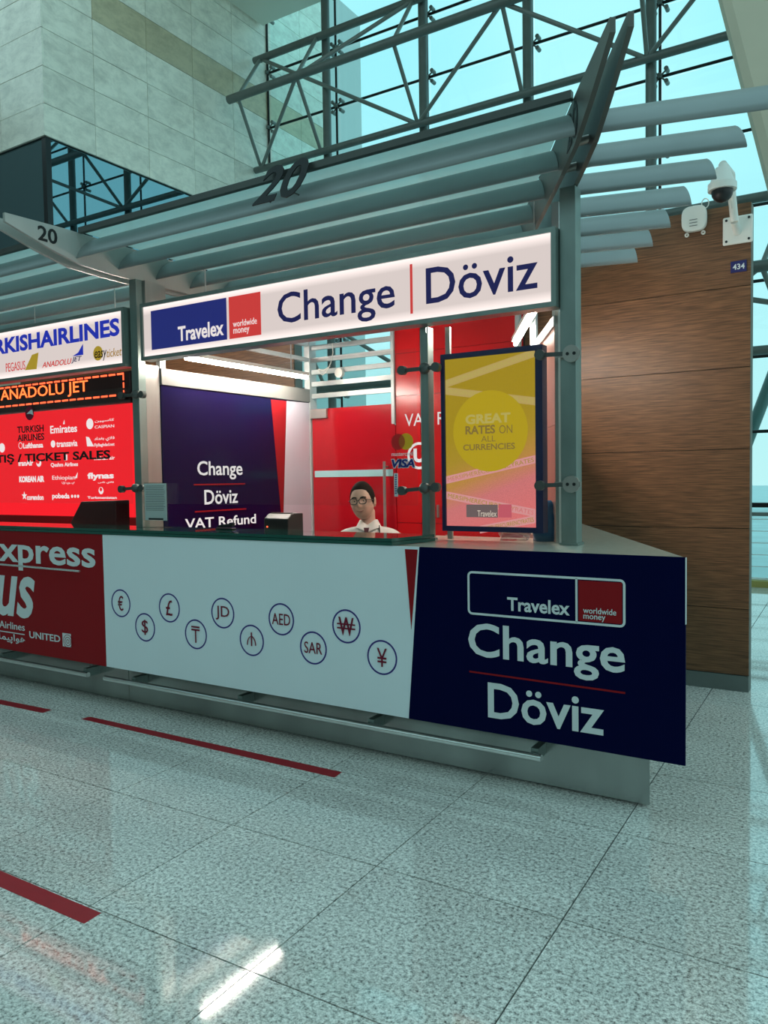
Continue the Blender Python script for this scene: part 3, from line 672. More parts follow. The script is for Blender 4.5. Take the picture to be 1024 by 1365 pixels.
# louvres
def louvre(p0, p1, back, e0, e1, label, group, mat='louvre'):
    """curved blade from p0 to p1 (front bottom edge); back = unit vector to its rear; e0/e1: shear of each end per metre of depth"""
    p0, p1, back = V3(p0), V3(p1), V3(back); run = (p1-p0).normalized(); vs = []; n = 7
    arc = lambda t, d: (.145*t-.016*4*t*(1-t)+d, .158*t+.012*4*t*(1-t)-d)
    outer = [arc(k/(n-1), 0) for k in range(n)]; inner = [arc(k/(n-1), .006) for k in range(n)][::-1]
    pr_ = outer+inner; k = len(pr_)
    for p, sh in ((p0, e0), (p1, e1)): vs += [p+back*a+run*(sh*a)+PZ*b for a, b in pr_]
    mb = MB(); mb.add(vs, [[i, (i+1) % k, k+(i+1) % k, k+i] for i in range(k)], True)
    for s_ in (0, k):
        mb.add([vs[s_+i] for i in range(k)], [[i, i+1, k-2-i, k-1-i] for i in range(n-1)])
    return tag(mb.build('louvre_blade', mat), label, 'louvre', group)
ordn = ['frontmost', 'second', 'third', 'fourth', 'fifth', 'sixth', 'rearmost']
for k in range(7):
    y = 3.56+.355*k
    louvre((-4.670, y, 3.175), (-1.458+BXA*(y-4.106), y, 3.175), (0, 1, 0), 0, BXA, 'louvre blade over the white exchange lightbox, %s back from the large 20' % ordn[k], 'louvres over the exchange kiosk')
    louvre((-8.4, y, 3.175), (-4.824, y, 3.175), (0, 1, 0), 0, 0, 'louvre blade over the airline kiosk at left, %s back from the front rail' % ordn[k], 'louvres over the airline kiosk')
wd = V3((.968, .252, 0)); wb = V3((-.252, .968, 0))
ords = ['topmost of seven', 'second from the top', 'third from the top', 'fourth from the top', 'third from the bottom', 'second from the bottom', 'lowest']
for k in range(7):
    y = 3.60+.357*k; p0 = V3((-1.308+BX*(y-4.106), y, 3.175))
    sh = -(wb.x-BX*wb.y)/(wd.x-BX*wd.y)
    louvre(p0, p0+wd*.75, wb, sh, sh, 'short louvre blade fanning out right of the corner post, %s' % ords[k], 'side wing louvres')

# roof glass and its front rail
rg_ = MB().prism([(-4.66, 3.60), (-1.458+BXA*(3.60-4.106), 3.60), (-1.458+BXA*(5.9-4.106), 5.9), (-4.66, 5.9)], 3.356, 3.366).build('roof_glass', 'roofglass'); tag(rg_, 'frosted stained glass sheet lying over the louvres of the exchange kiosk', 'glass')
rg2 = MB().box(-8.4, -4.83, 3.60, 5.9, 3.356, 3.366).build('roof_glass', 'roofglass'); tag(rg2, 'frosted glass sheet lying over the louvres of the airline kiosk at left', 'glass')
r1_ = MB().box(-4.65, -1.462+BXA*(3.59-4.106), 3.565, 3.598, 3.34, 3.378).build('roof_rail', 'post_dark'); tag(r1_, 'thin dark metal rail along the front edge of the roof glass over the exchange kiosk', 'rail')
r2_ = MB().box(-8.4, -4.83, 3.565, 3.598, 3.34, 3.378).build('roof_rail', 'post_dark'); tag(r2_, 'thin metal rail along the front edge of the roof glass over the airline kiosk', 'rail')
# large black 20 on the front louvre
n20 = empty('number_sign', (-3.6, 3.55, 3.17), 'large black 20 numerals leaning on the front louvre above the lightbox', 'sign')
vv = V3((0, .07, .225)); L20 = vv.length; vv.normalize(); o20 = V3((0, 3.478, 3.178))
text('20', (o20, PX, vv, PX.cross(vv)), at(337, 286, y=3.478).x, at(414, 240, y=3.54).x, 0, L20, 'blackprint', n20, name='numerals', bold=.02, t=.006, ital=.28)
for px_ in (352, 390): q_ = at(px_, 275, y=3.50); MB().tube((q_.x, 3.497, 3.215), (q_.x, 3.56, 3.215), .005, 6).build('standoff', 'post_dark', n20)

# lightboxes
def lightbox(x0, x1, z0, z1, face, label, y0=3.985, fw=.026):
    t = empty('lightbox_sign', ((x0+x1)/2, y0, z0), label, 'sign')
    fr = MB().box(x0, x1, y0, y0+.10, z1-fw, z1).box(x0, x1, y0, y0+.10, z0, z0+fw).box(x0, x0+fw, y0, y0+.10, z0+fw, z1-fw).box(x1-fw, x1, y0, y0+.10, z0+fw, z1-fw)
    fr.build('frame', 'post', t)
    MB().box(x0+fw, x1-fw, y0+.012, y0+.018, z0+fw, z1-fw).build('lit_face', face, t)
    MB().box(x0+.005, x1-.005, y0+.085, y0+.098, z0+.005, z1-.005).build('back_plate', 'alu', t)
    return t
lb = lightbox(-4.535, -1.392, 2.505, 2.915, 'signface', 'long white backlit exchange sign with blue and red logo and navy lettering')
YL = 3.997
prect((202, 414.5), (302.5, 452), YL, 'signblue', lb, 'logo_rectangle', off=.001)
zz1, zz0 = at(202, 414.8, y=YL).z, at(203, 466.7, y=YL).z
for o in list(lb.children):
    if o.name.startswith('logo_rectangle'): bpy.data.objects.remove(o)
xA, xB, xC, xD = at(202, 440, y=YL).x, at(302.5, 425, y=YL).x, at(305.8, 425, y=YL).x, at(348, 420, y=YL).x
MB().box(xA, xB, YL-.003, YL-.001, zz0, zz1).build('logo_rectangle', 'signblue', lb); MB().box(xC, xD, YL-.003, YL-.001, zz0, zz1).build('logo_square', 'signred', lb)
ptext('Travelex', YL, (238, 445), (298.8, 440), (296, 426.5), (243, 455), 'signwhite', lb, off=.004, bold=.022)
ptext('worldwide', YL, (311.3, 432), (343, 429), (312, 427.8), (312, 436.3), 'signwhite', lb, off=.004)
ptext('money', YL, (311.8, 441), (333, 439), (312, 439), (312, 448), 'signwhite', lb, off=.004)
ptext('Change', YL, (370.3, 410), (526.6, 390), (405, 386), (488.7, 428.8), 'signnavy', lb, bold=.008)
ptext('Döviz', YL, (568.2, 380), (717, 360), (681, 338.5), (571, 405.8), 'signnavy', lb, bold=.008)
xb_ = at(548.7, 385, y=YL).x; MB().box(xb_-.008, xb_+.008, YL-.003, YL-.001, at(551, 418, y=YL).z, at(547, 352.5, y=YL).z).build('divider', 'signred', lb)
zl1, zl0 = at(173, 407, y=3.985).z, at(174, 487, y=3.985).z
l2 = lightbox(-8.3, -4.712, zl0, zl1, 'signface', 'white backlit airline sign with bold blue lettering at the left edge')
ptext('TURKISHAIRLINES', YL, (-36, 455), (159.6, 437), (158, 423.4), (158, 447.5), 'royal', l2, bold=.035)
ptext('PEGASUS', YL, (8.2, 490), (34, 487), (33, 480.8), (9, 496), 'signred', l2, bold=.0)
ppoly([(33.5, 493.5), (43, 473), (51.5, 470), (49, 492)], YL, 'gold', l2, 'tail_logo', off=.001)
ptext('ANADOLU', YL, (56.5, 487), (96, 482), (95, 477.5), (57, 490.5), 'signred', l2, bold=.01, ital=.3)
ptext('JET', YL, (95.5, 480), (109.5, 478), (108, 474.5), (97, 484.5), 'signnavy', l2, bold=.01, ital=.3)
ppoly([(97, 475), (104.5, 470), (110.8, 458.5), (111.2, 473)], YL, 'royal', l2, 'sail_logo', off=.001)
ce = at(131, 471, y=YL); MB().ringdisc((ce.x, YL-.003, ce.z), 0, .055, PX, PZ, (0, 1, 0), .0015, 24).build('easy_disc', 'gold', l2)
ptext('easy', YL, (127, 474), (143, 472), (128, 468.5), (141, 480.5), 'blackprint', l2, off=.005, ital=.2)
ptext('ticket', YL, (143, 472), (163, 470), (157, 463.5), (144, 476.5), 'orange', l2, off=.005, ital=.2)

# glass panes of the kiosk fronts
def pane(x0, x1, z0, z1, label, y=4.022):
    return MB().box(x0, x1, y-.004, y+.004, z0, z1).build('glass_pane', 'glass', gf)
gf = empty('glass_screen', (-3.5, 4.022, 1.27), 'clear frameless glass screen panes along the kiosk fronts', 'glass')
g1 = pane(-4.610, -2.252, 1.456, 2.376, 'clear glass pane above the serving gap in front of the clerk')
g2 = pane(-2.182, -1.395, 1.27, 2.49, 'clear glass pane in front of the tall screen')
g3 = pane(-8.3, -4.712, 1.456, 2.33, 'clear glass pane with black lettering in front of the red logo wall')
YG = 4.018
# card stickers on the pane
st = empty('card_stickers', at(537, 600, y=YG), 'payment card logo stickers on the glass near the clerk', 'sticker')
ca, cb = at(531, 589, y=YG), at(541.6, 588.5, y=YG); rr = .0485
MB().ringdisc((ca.x, YG-.002, ca.z), 0, rr, PX, PZ, (0, 1, 0), .001, 28).build('left_disc', 'mred', st)
MB().ringdisc((cb.x, YG-.0035, cb.z), 0, rr, PX, PZ, (0, 1, 0), .001, 28).build('right_disc', 'mgold', st)
hx = (cb.x-ca.x)/2; ang = math.acos(hx/rr); mbx = []; mid = (ca+cb)/2
for k in range(9): a = -ang+2*ang*k/8; mbx.append((ca.x+rr*math.cos(a), mid.z+rr*math.sin(a)))
for k in range(1, 8): a = math.pi-ang+2*ang*k/8; mbx.append((cb.x+rr*math.cos(a), mid.z+rr*math.sin(a)))
MB().prism(mbx, YG-.0048, YG-.0037, 'y').build('disc_overlap', 'morange', st)
ptext('mastercard', YG, (522.5, 605), (550.5, 604), (548, 601.8), (524, 608), 'white_print', st, name='lettering')
ptext('VISA', YG, (521.8, 618), (554.5, 617), (553, 610.8), (523, 624.5), 'white_print', st, bold=.09, ital=.2, name='lettering')
ptext('VISA', YG, (522.8, 618), (553.5, 617), (552, 611.8), (524, 623.5), 'vblue', st, bold=.03, ital=.2, off=.0045, name='lettering')
hs_ = prect((525.6, 631), (531, 662), YG, 'white_print', None, 'height_strip', off=.001); tag(hs_, 'narrow white printed strip stuck on the glass below the card logos', 'sticker')
for k in range(9):
    a = at(527, 634+k*3, y=YG); MB().box(a.x, a.x+.012, YG-.004, YG-.0026, a.z, a.z+.006).build('tick_mark', 'vblue', hs_)
# black lettering on the left pane
lt = empty('glass_lettering', at(60, 600, y=YG), 'black ticket sales lettering and round airline emblem on the left glass', 'lettering')
ptext('SATIŞ / TICKET SALES', YG, (-22, 610), (147.4, 606), (146, 599), (146, 614.6), 'blackprint', lt, bold=.03)
ptext('TURKISH', YG, (23.4, 572), (58.6, 571), (57, 566), (57, 575.3), 'blackprint', lt, bold=.02)
ptext('AIRLINES', YG, (23.6, 582), (59.2, 581), (58, 577.2), (58, 586.4), 'blackprint', lt, bold=.02)
ce = at(39.8, 550.8, y=YG); MB().ringdisc((ce.x, YG-.003, ce.z), 0, .0575, PX, PZ, (0, 1, 0), .0012, 28).build('emblem_disc', 'darkred', lt)
ppoly([(35.5, 552), (41.5, 546), (43.3, 546.5), (44.6, 553.5), (40.5, 551.5)], YG-.004, 'white_print', lt, 'emblem_bird')

# spider clamps
def disc(c, r=.026, t=.02): return (V3(c)+V3((0, -t, 0)), V3(c), r)
def clamp(name_loc, lefts, label, hub=None, plate=None):
    t = empty('glass_clamp', name_loc, label, 'clamp', 'glass clamps')
    h = V3(name_loc)
    for q in lefts:
        q = V3(q); MB().tube(q+V3((0, -.022, 0)), q+V3((0, .012, 0)), .027, 16).build('disc', 'post_dark', t)
        MB().obox(V3((h.x, h.y, h.z)), V3((q.x, h.y, q.z)), .014, .022).build('arm', 'post_dark', t)
    if plate: MB().tube(h+V3((0, -.012, 0)), h+V3((0, .006, 0)), .045, 20).box(h.x-.09, h.x+.05, h.y-.006, h.y+.006, h.z-.013, h.z+.013).build('plate', 'alu', t); \
        MB().tube(h+V3((-.018, -.015, 0)), h+V3((-.018, -.010, 0)), .009, 10).tube(h+V3((.018, -.015, 0)), h+V3((.018, -.010, 0)), .009, 10).build('screw', 'black', t)
    else: MB().ball(h, .034, 14, 10).build('hub', 'post_dark', t)
    return t
for py, w_ in ((491, 'upper'), (651, 'lower')):
    y = 4.005; clamp(at(566, py, y=y), [at(537, py+3, y=y), at(582, py-1.5, y=y)], 'dark two-armed glass clamp on the slim middle post, the %s one' % w_)
for py, w_ in ((471.5, 'upper'), (645.5, 'lower')):
    y = 4.01; clamp(at(762, py, y=y), [at(720.5, py+1.8, y=y)], 'pale plate glass clamp with dark disc on the right corner post, the %s one' % w_, plate=True)
for py, w_ in ((526, 'upper'), (650.5, 'lower')):
    y = 4.005; clamp(at(181, py, y=y), [at(163, py+1.5, y=y), at(190.5, py, y=y)], 'dark glass clamp on the left post, the %s one' % w_)

# tall screen
x0, x1 = at(588.5, 600, y=4.075).x, at(723.5, 600, y=4.075).x; zt1, zb1 = at(723.5, 458.5, y=4.075).z, at(723.5, 711, y=4.075).z
sc = empty('display_screen', ((x0+x1)/2, 4.12, zb1), 'tall portrait display in a navy frame showing yellow and pink advert', 'screen')
fw = .030
MB().box(x0, x1, 4.075, 4.15, zt1-fw, zt1).box(x0, x1, 4.075, 4.15, zb1, zb1+fw).box(x0, x0+fw*.8, 4.075, 4.15, zb1+fw, zt1-fw).box(x1-fw*1.35, x1, 4.075, 4.15, zb1+fw, zt1-fw).build('frame', 'navyframe', sc)
MB().box(x0+.01, x1-.01, 4.12, 4.148, zb1+.01, zt1-.01).build('rear_case', 'navyframe', sc)
YSn = 4.088
sx0, sx1, sz0, sz1 = x0+fw*.8, x1-fw*1.35, zb1+fw, zt1-fw
MB().box(sx0, sx1, YSn, YSn+.012, sz0, sz1).build('picture', 'screen', sc)
def strip(p0, p1, w, mat, off):
    """diagonal banner across the picture clipped to it"""
    (ax, az), (bx, bz) = p0, p1; MB().prism([(ax, az-w), (bx, bz-w), (bx, bz+w), (ax, az+w)], YSn-off-.0006, YSn-off, 'y').build('banner_print', mat, sc)
def sxz(px, py): v = at(px, py, y=YSn); return min(max(v.x, sx0), sx1), v.z
for (a, b, mt) in (((594, 512), (714, 470), 'scr_tape'), ((594, 521), (714, 535), 'scr_tape'), ((595, 640), (714, 612), 'led_tape'), ((595, 660), (714, 684), 'led_tape'), ((640, 706), (714, 692), 'led_tape')):
    A_, B_ = sxz(*a), sxz(*b); strip(A_, B_, .022, mt, .0006)
    ln = math.hypot(B_[0]-A_[0], B_[1]-A_[1]); u_ = V3(((B_[0]-A_[0])/ln, 0, (B_[1]-A_[1])/ln)); v_ = V3((-u_.z, 0, u_.x))
    text('MERSIPHERECURRENCYRATES', (V3((A_[0], YSn-.0016, A_[1])), u_, v_, V3((0, -1, 0))), .01, ln-.01, -.012, .012, 'scr_pale' if mt == 'scr_tape' else 'screen', sc, name='banner_lettering', t=.0005)
cc = at(653, 574.5, y=YSn); MB().ringdisc((cc.x, YSn-.003, cc.z), 0, .228, PX, PZ, (0, 1, 0), .0012, 48).build('yellow_disc', 'scr_circle', sc)
ptext('GREAT', YSn, (621, 560), (681, 558), (680, 549.5), (622, 566), 'scr_pale', sc, off=.004, bold=.04, t=.0006)
ptext('RATES', YSn, (621, 573), (660.5, 571), (660, 566), (622, 579.5), 'scr_txt', sc, off=.004, bold=.03, t=.0006)
ptext('ON', YSn, (666, 573), (683.5, 571), (683, 566), (668, 578), 'scr_txt', sc, off=.004, t=.0006)
ptext('ALL', YSn, (642, 585), (661, 584), (660, 580.5), (643, 589), 'scr_txt', sc, off=.004, t=.0006)
ptext('CURRENCIES', YSn, (618, 596), (687, 595), (686, 590), (619, 600.8), 'scr_txt', sc, off=.004, bold=.02, t=.0006)
prect((622, 672.5), (664, 690), YSn, 'scr_navy', sc, 'logo_rectangle', off=.002, t=.0006); prect((665, 672.3), (682.5, 690), YSn, 'scr_red', sc, 'logo_square', off=.002, t=.0006)
ptext('Travelex', YSn, (637, 684), (662.5, 684), (660, 680.5), (640, 688.5), 'scr_white', sc, off=.004, t=.0006)

# ---- kiosk interior
XP = -4.62
pt = empty('partition', (XP, 5.2, 0), 'navy lettered side partition with aluminium transom frame between the kiosks', 'partition')
yA, yB = 4.245, 6.12
MB().box(XP-.04, XP, yA, yB, .0, 2.36).build('panel', 'navy_panel', pt)
MB().box(XP-.05, XP+.012, yA, yB, 2.362, 2.485).build('head_rail', 'rail_alu', pt)
MB().box(XP-.05, XP+.012, yB, yB+.11, 0, 3.10).build('corner_post', 'wframe', pt)
MB().box(XP-.04, XP+.004, yA-.005, yA+.05, 2.487, 3.10).build('transom_post', 'wframe', pt)
for z in (2.61, 2.755, 2.90): MB().box(XP-.035, XP+.004, yA+.05, yB, z, z+.035).build('transom_slat', 'wframe', pt)
def xpoly(pts, mat, parent, name, off=.001):
    q = [at(a, b, x=XP) for a, b in pts]; return MB().prism([(min(v.y, yB-.002), min(v.z, 2.358)) for v in q], XP+off, XP+off+.0015, 'x').build(name, mat, parent)
xpoly([(361, 532.5), (381.5, 534.5), (376.8, 712), (375, 690)], 'red_vinyl', pt, 'red_wedge_print')
xpoly([(382, 534.5), (418, 538), (418, 716), (377.2, 712)], 'lilac', pt, 'pale_print')
xtext('Change', XP, (262.9, 630), (323, 630), (265, 614.5), (309, 639), 'signwhite', pt, bold=.012)
xtext('Döviz', XP, (272.3, 663), (316.8, 663), (310, 652), (274, 672.8), 'signwhite', pt, bold=.012)
xtext('VAT Refund', XP, (246.5, 695), (341, 695), (339, 685), (250, 705.5), 'signwhite', pt, bold=.012)
for a in (((258, 645.2), (326.5, 644), (326.5, 645.8), (258, 647)), ((259.5, 681.2), (328, 677.3), (328, 679.2), (259.5, 683.2))): xpoly(a, 'red_vinyl', pt, 'underline', .002)
def lamp(a, b, label, power=0):
    a, b = V3(a), V3(b); t = empty('strip_lamp', (a+b)/2, label, 'lamp', 'fluorescent strip lamps')
    MB().obox(a+PZ*.03, b+PZ*.03, .06, .03).build('housing', 'white_plastic', t); MB().tube(a, b, .016, 12).build('tube', 'tube', t)
    for f_ in (.15, .85): q_ = a.lerp(b, f_); MB().tube(q_+PZ*.045, V3((q_.x, q_.y, 3.357)), .005, 6).build('hanger', 'wframe', t)
    return t
lamp((-4.40, 4.30, 2.55), (-4.40, 5.80, 2.55), 'glowing white strip lamp above the navy side partition', power=6)
ra, rb_ = V3((-1.62, 4.36, 2.62)), V3((-2.28, 5.62, 2.62))
lamp(ra, rb_, 'glowing white strip lamp above the right partition behind the screen', power=10)
ld3 = lamp((-6.9, 4.6, 2.95), (-5.3, 4.6, 2.95), 'added unseen strip lamp under the louvres of the airline kiosk', power=12)  # added, out of view: brightens the wood and louvres at left
# right partition along the diagonal
pq = empty('partition', (-1.9, 5.0, 0), 'peach laminate side partition on the diagonal end of the exchange kiosk', 'partition')
pa, pb = V3((-1.455, 4.20, 0)), V3((-1.455+DX*1.88, 6.08, 0))
MB().obox(pa+PZ*.9, pb+PZ*.9, .04, .0).v
def dpanel(z0, z1, name, mat, w=.04): MB().obox(pa+PZ*(z0+z1)/2, pb+PZ*(z0+z1)/2, w, z1-z0).build(name, mat, pq)
for a, b in ((ZT+.001, 1.90), (1.903, 2.44)): dpanel(a, b, 'panel', 'peach')
dpanel(2.442, 2.50, 'head_rail', 'wframe', .05)
for t_ in (0.02, .5, .98):
    c = pa.lerp(pb, t_); MB().box(c.x-.02, c.x+.02, c.y-.02, c.y+.02, 2.50, 3.12).build('transom_post', 'wframe', pq)
# back wall: red door, transom slats, red panel wall
YBk = 6.14
dr = empty('door', (-4.1, YBk, 0), 'red film glass door with pale strip and bar handle behind the clerk', 'door')
xl, xr = XP+.02, at(525, 600, y=YBk).x; zd = at(470, 542, y=YBk).z
MB().box(xl, xr, YBk, YBk+.03, .02, zd).build('door_leaf', 'reddoor', dr)
MB().box(xl+.02, xr-.01, YBk-.004, YBk-.001, at(500, 635, y=YBk).z, at(500, 626, y=YBk).z).build('frosted_strip', 'strip_film', dr)
hx_ = at(517.5, 660, y=YBk).x; MB().tube((hx_, YBk-.06, at(518, 730, y=YBk).z), (hx_, YBk-.06, at(518, 615, y=YBk).z), .014, 12).build('bar_handle', 'alu', dr)
for py in (622, 722): zq = at(518, py, y=YBk).z; MB().tube((hx_, YBk-.06, zq), (hx_, YBk, zq), .008, 8).build('handle_post', 'alu', dr)
MB().box(xl, xl+.19, YBk-.03, YBk-.001, zd-.09, zd-.005).build('hinge_block', 'alu', dr)
MB().box(xr+.001, xr+.0235, YBk-.01, YBk+.05, .0, at(526, 566, y=YBk).z-.002).build('door_jamb', 'reddoor', dr)
tn = empty('transom_grille', (-4.1, YBk, zd), 'white slatted transom grille above the red door', 'grille')
for py in (456, 473, 490, 506.5, 523): z = at(480, py, y=YBk).z; MB().box(xl, xr-.01, YBk, YBk+.03, z-.022, z+.022).build('slat', 'wframe', tn)
MB().box(xr-.008, xr+.022, YBk-.02, YBk+.03, at(526, 565, y=YBk).z, 3.10).build('jamb', 'wframe', tn)
cbp = [at(*p, y=YBk-.05) for p in ((443, 458), (444, 470), (441, 484), (435, 496), (430, 500), (426, 497), (425, 492), (431, 494), (440, 488))]
tag(MB().path(cbp, .005, 6).build('white_cable', 'white_plastic'), 'loose white cable looping down the transom grille', 'cable')
dv = at(452, 497, y=YBk-.03); tag(MB().tube((dv.x, YBk-.04, dv.z), (dv.x, YBk-.001, dv.z), .045, 16).build('smoke_detector', 'white_plastic'), 'small round white sensor on the transom grille', 'sensor')
rwx = [xr+.024, at(561, 600, y=YBk).x, -2.43]; rwz = [.05, at(545, 697, y=YBk).z, at(545, 527, y=YBk).z, at(545, 470, y=YBk).z, 3.12]
rw = MB().box(rwx[0], rwx[-1], YBk+.02, YBk+.05, .0, 3.12).build('red_panel_wall', 'darkframe', loc=(-3, YBk, 0)); tag(rw, 'glossy red panelled back wall with white lettering and ring logo', 'wall')
for a, b in zip(rwx, rwx[1:]):
    for c, d in zip(rwz, rwz[1:]): MB().box(a+.002, b-.002, YBk, YBk+.02, c+.002, d-.002).build('panel', 'redwall', rw)
ptext('VAT Refund', YBk, (539.8, 560), (640, 556), (545, 551.5), (541, 568.5), 'signwhite', rw)
cr = at(559, 607.5, y=YBk); MB().ringdisc((cr.x, YBk-.003, cr.z), .098, .121, PX, PZ, (0, 1, 0), .0015, 40).build('ring_logo', 'signwhite', rw)
text('U', plane_y(YBk-.002), cr.x-.057, cr.x+.06, cr.z-.06, cr.z+.065, 'signwhite', rw, bold=.05)
for px, a, b in ((583, 673, 690), (577, 713, 731), (595, 713, 731)):
    p = at(px, a, y=YBk-.03); p2 = at(px, b, y=YBk-.03); MB().box(p.x-.006, p.x+.006, YBk-.03, YBk, p2.z, p.z).build('cupboard_handle', 'alu', rw)
# front opening desk inside
dk = MB().box(-4.6, -3.5, 4.44, 4.6, .70, .74).build('inner_desk', 'white_plastic'); tag(dk, 'low inner desk ledge behind the counter', 'desk')

# things on the counter
dh = empty('document_holder', at(208, 706, y=4.12), 'clear acrylic stand with a printed notice on the glass slab beside the left post', 'holder')
yH = 4.255; zb_ = ZT+.001
yH = 3.97; zb_ = ZT+.0422
a, b = at(193.5, 690, y=yH).x, at(224.5, 690, y=yH).x; zt2 = at(208, 643, y=yH).z
MB().box(a, b, yH-.004, yH, zb_, zt2).build('acrylic_sheet', 'acrylic', dh); MB().box(a-.01, b+.02, yH-.07, yH+.02, zb_, zb_+.005).build('acrylic_foot', 'acrylic', dh)
MB().box(a+.008, b-.008, yH-.0065, yH-.0045, zb_+.045, zt2-.008).build('notice_sheet', 'paleprint', dh)
for k in range(15): MB().box(a+.02, b-.02-.02*random.random(), yH-.0078, yH-.0066, zt2-.028-k*.0125, zt2-.025-k*.0125).build('text_line', 'post_dark', dh)
MB().box(a+.045, b-.045, yH-.0078, yH-.0066, zb_+.05, zb_+.062).build('stamp_print', 'black', dh)
ps_ = empty('receipt_printer', at(368, 712, y=4.3), 'black receipt printer on the counter left of the clerk', 'printer')
yq = 4.16; a, b = at(352, 700, y=yq).x, at(384, 700, y=yq).x; zt2 = at(370, 685, y=yq).z
MB().prism([(yq, zb_-.041), (yq+.17, zb_-.041), (yq+.17, zt2), (yq+.05, zt2), (yq, zt2-.035)], a, b, 'x').build('case', 'black', ps_, bevel=.006)
MB().box(a+.02, b-.02, yq+.05, yq+.075, zt2, zt2+.006).build('paper_slot', 'post_dark', ps_); MB().tube((a+.03, yq-.003, zt2-.09), (a+.03, yq, zt2-.09), .006, 8).build('indicator', 'led', ps_)
stp = empty('stapler', at(301, 706, y=3.9), 'small black stapler lying on the glass slab', 'stapler')
q1 = at(290, 706, y=3.9); q1.z = ZT+.0425; q2 = q1+V3((.15, .0, 0))
MB().box(q1.x, q2.x, 3.88, 3.92, q1.z, q1.z+.010).build('base', 'black', stp, bevel=.003); MB().prism([(q1.x+.0, q1.z+.012), (q2.x-.01, q1.z+.018), (q2.x, q1.z+.045), (q1.x+.03, q1.z+.03)], 3.885, 3.915, 'y').build('arm', 'black', stp, bevel=.003)
bag = MB(); c = V3((-1.56, 4.27, ZT+.001)); vs = []; nn = 16; hh = .23
for j in range(8):
    for i in range(nn):
        a = 2*math.pi*i/nn; rr = (.075+.012*math.sin(3*a+j))*(1-.6*(j/7)**3)*random.uniform(.92, 1.08); vs.append(c+V3((rr*math.cos(a), rr*.8*math.sin(a), hh*j/7)))
bag.add(vs, [[j*nn+i, j*nn+(i+1) % nn, (j+1)*nn+(i+1) % nn, (j+1)*nn+i] for j in range(7) for i in range(nn)]+[list(range(nn))[::-1], list(range(7*nn, 8*nn))], True)
tag(bag.build('plastic_bag', 'bluebag'), 'crumpled blue plastic bag on the worktop beside the corner post', 'bag')
cw = MB(); c = V3((-1.74, 4.25, ZT+.001)); vs = []
for j in range(6):
    for i in range(14):
        a = 2*math.pi*i/14; rr = .085*(1-.5*(j/5)**2)*random.uniform(.8, 1.2); vs.append(c+V3((rr*1.1*math.cos(a), rr*.7*math.sin(a), .10*j/5)))
cw.add(vs, [[j*14+i, j*14+(i+1) % 14, (j+1)*14+(i+1) % 14, (j+1)*14+i] for j in range(5) for i in range(14)]+[list(range(14))[::-1], list(range(70, 84))])
tag(cw.build('plastic_wrap', 'clearbag'), 'crinkled clear plastic wrap under the tall screen', 'wrap')

# ---- airline kiosk interior
YLw = 5.0
lw = empty('logo_wall', (-6.3, YLw, 0), 'bright red backlit wall of white airline logos', 'sign')
zL1, zL0 = at(173, 534.5, y=YLw).z, at(100, 688, y=YLw).z
xs_ = [-8.2, at(8.5, 600, y=YLw).x, at(175.5, 600, y=YLw).x+.1]
xs_[2] = min(xs_[2], -4.70)
for a, b in zip(xs_, xs_[1:]): MB().box(a+.003, b-.003, YLw, YLw+.03, zL0, zL1).build('lit_panel', 'redlit', lw)
MB().box(-8.2, -4.72, YLw+.031, YLw+.06, 0, zL1+.05).build('back_board', 'alu', lw)
MB().box(-8.2, -4.72, YLw-.03, YLw, zL0-.17, zL0-.003).build('ledge', 'red_vinyl', lw)
def lg(s, L, T, R, B, **k): ptext(s, YLw, (L, (T+B)/2), (R, (T+B)/2), ((L+R)/2, T), ((L+R)/2, B), 'whitelit', lw, off=.002, **k)
for s_, L, T, R, B, bo in (('Emirates', 67.3, 566.5, 103, 577, .02), ('CASPIAN', 126.6, 566.5, 152.5, 570.5, 0), ('ﻦﯿﭙﺳﺎﮐ', 126.6, 558.5, 152.5, 563, .01), ('Lufthansa', 31.2, 590, 57.7, 597.3, .03), ('transavia', 75.5, 587.3, 103.5, 595.5, .02),
    ('FlyBaghdad.net', 126, 590.5, 153, 596, .01), ('داﺪﻐﺑ يﻼﻓ', 126, 582, 153, 588, .01), ('IranAir', 25, 613.5, 44.5, 621, .03), ('Qeshm Airlines', 68, 616.5, 104.3, 622.8, .02), ('mahan air', 126, 608, 153.5, 613, .01),
    ('KOREAN AIR', 26, 634.5, 59.3, 642.8, .05), ('Ethiopian', 70, 633.8, 100.5, 641, 0), ('الإثيوبية', 83, 642, 100, 646, .0), ('flynas', 117, 629.8, 152, 640.5, .04), ('ﺱﺎﻧ ﻱﻼﻓ', 131, 641.5, 152, 645, .01),
    ('corendon', 36.2, 659.3, 58.3, 666.5, .03), ('pobeda', 70, 657.5, 93, 666.5, .03), ('Turkmenistan', 117, 661.6, 156, 665, .02)): lg(s_, L, T, R, B, bold=bo)
for px, py, r in ((120, 565, .052), (71, 591.8, .036), (96.4, 661.5, .016), (100.4, 661.5, .016), (104.4, 661.5, .016), (52, 617, .04), (135, 654, .035), (3, 597, .05)):
    c = at(px, py, y=YLw); MB().ringdisc((c.x, YLw-.003, c.z), 0, r, PX, PZ, (0, 1, 0), .0012, 20).build('logo_disc', 'whitelit', lw)
for px, py, r in ((52.7-1.5, 615, .034), (27.6, 594, .026), (135, 652.4, .024)):
    c = at(px, py, y=YLw); MB().ringdisc((c.x, YLw-.005, c.z), r*.0, r*.8, PX, PZ, (0, 1, 0), .0012, 20).build('logo_inset', 'redlit', lw)
c = at(27.6, 594, y=YLw); MB().ringdisc((c.x, YLw-.003, c.z), .028, .034, PX, PZ, (0, 1, 0), .0012, 20).build('logo_ring', 'whitelit', lw)
c = at(32.8, 661, y=YLw); st5 = []
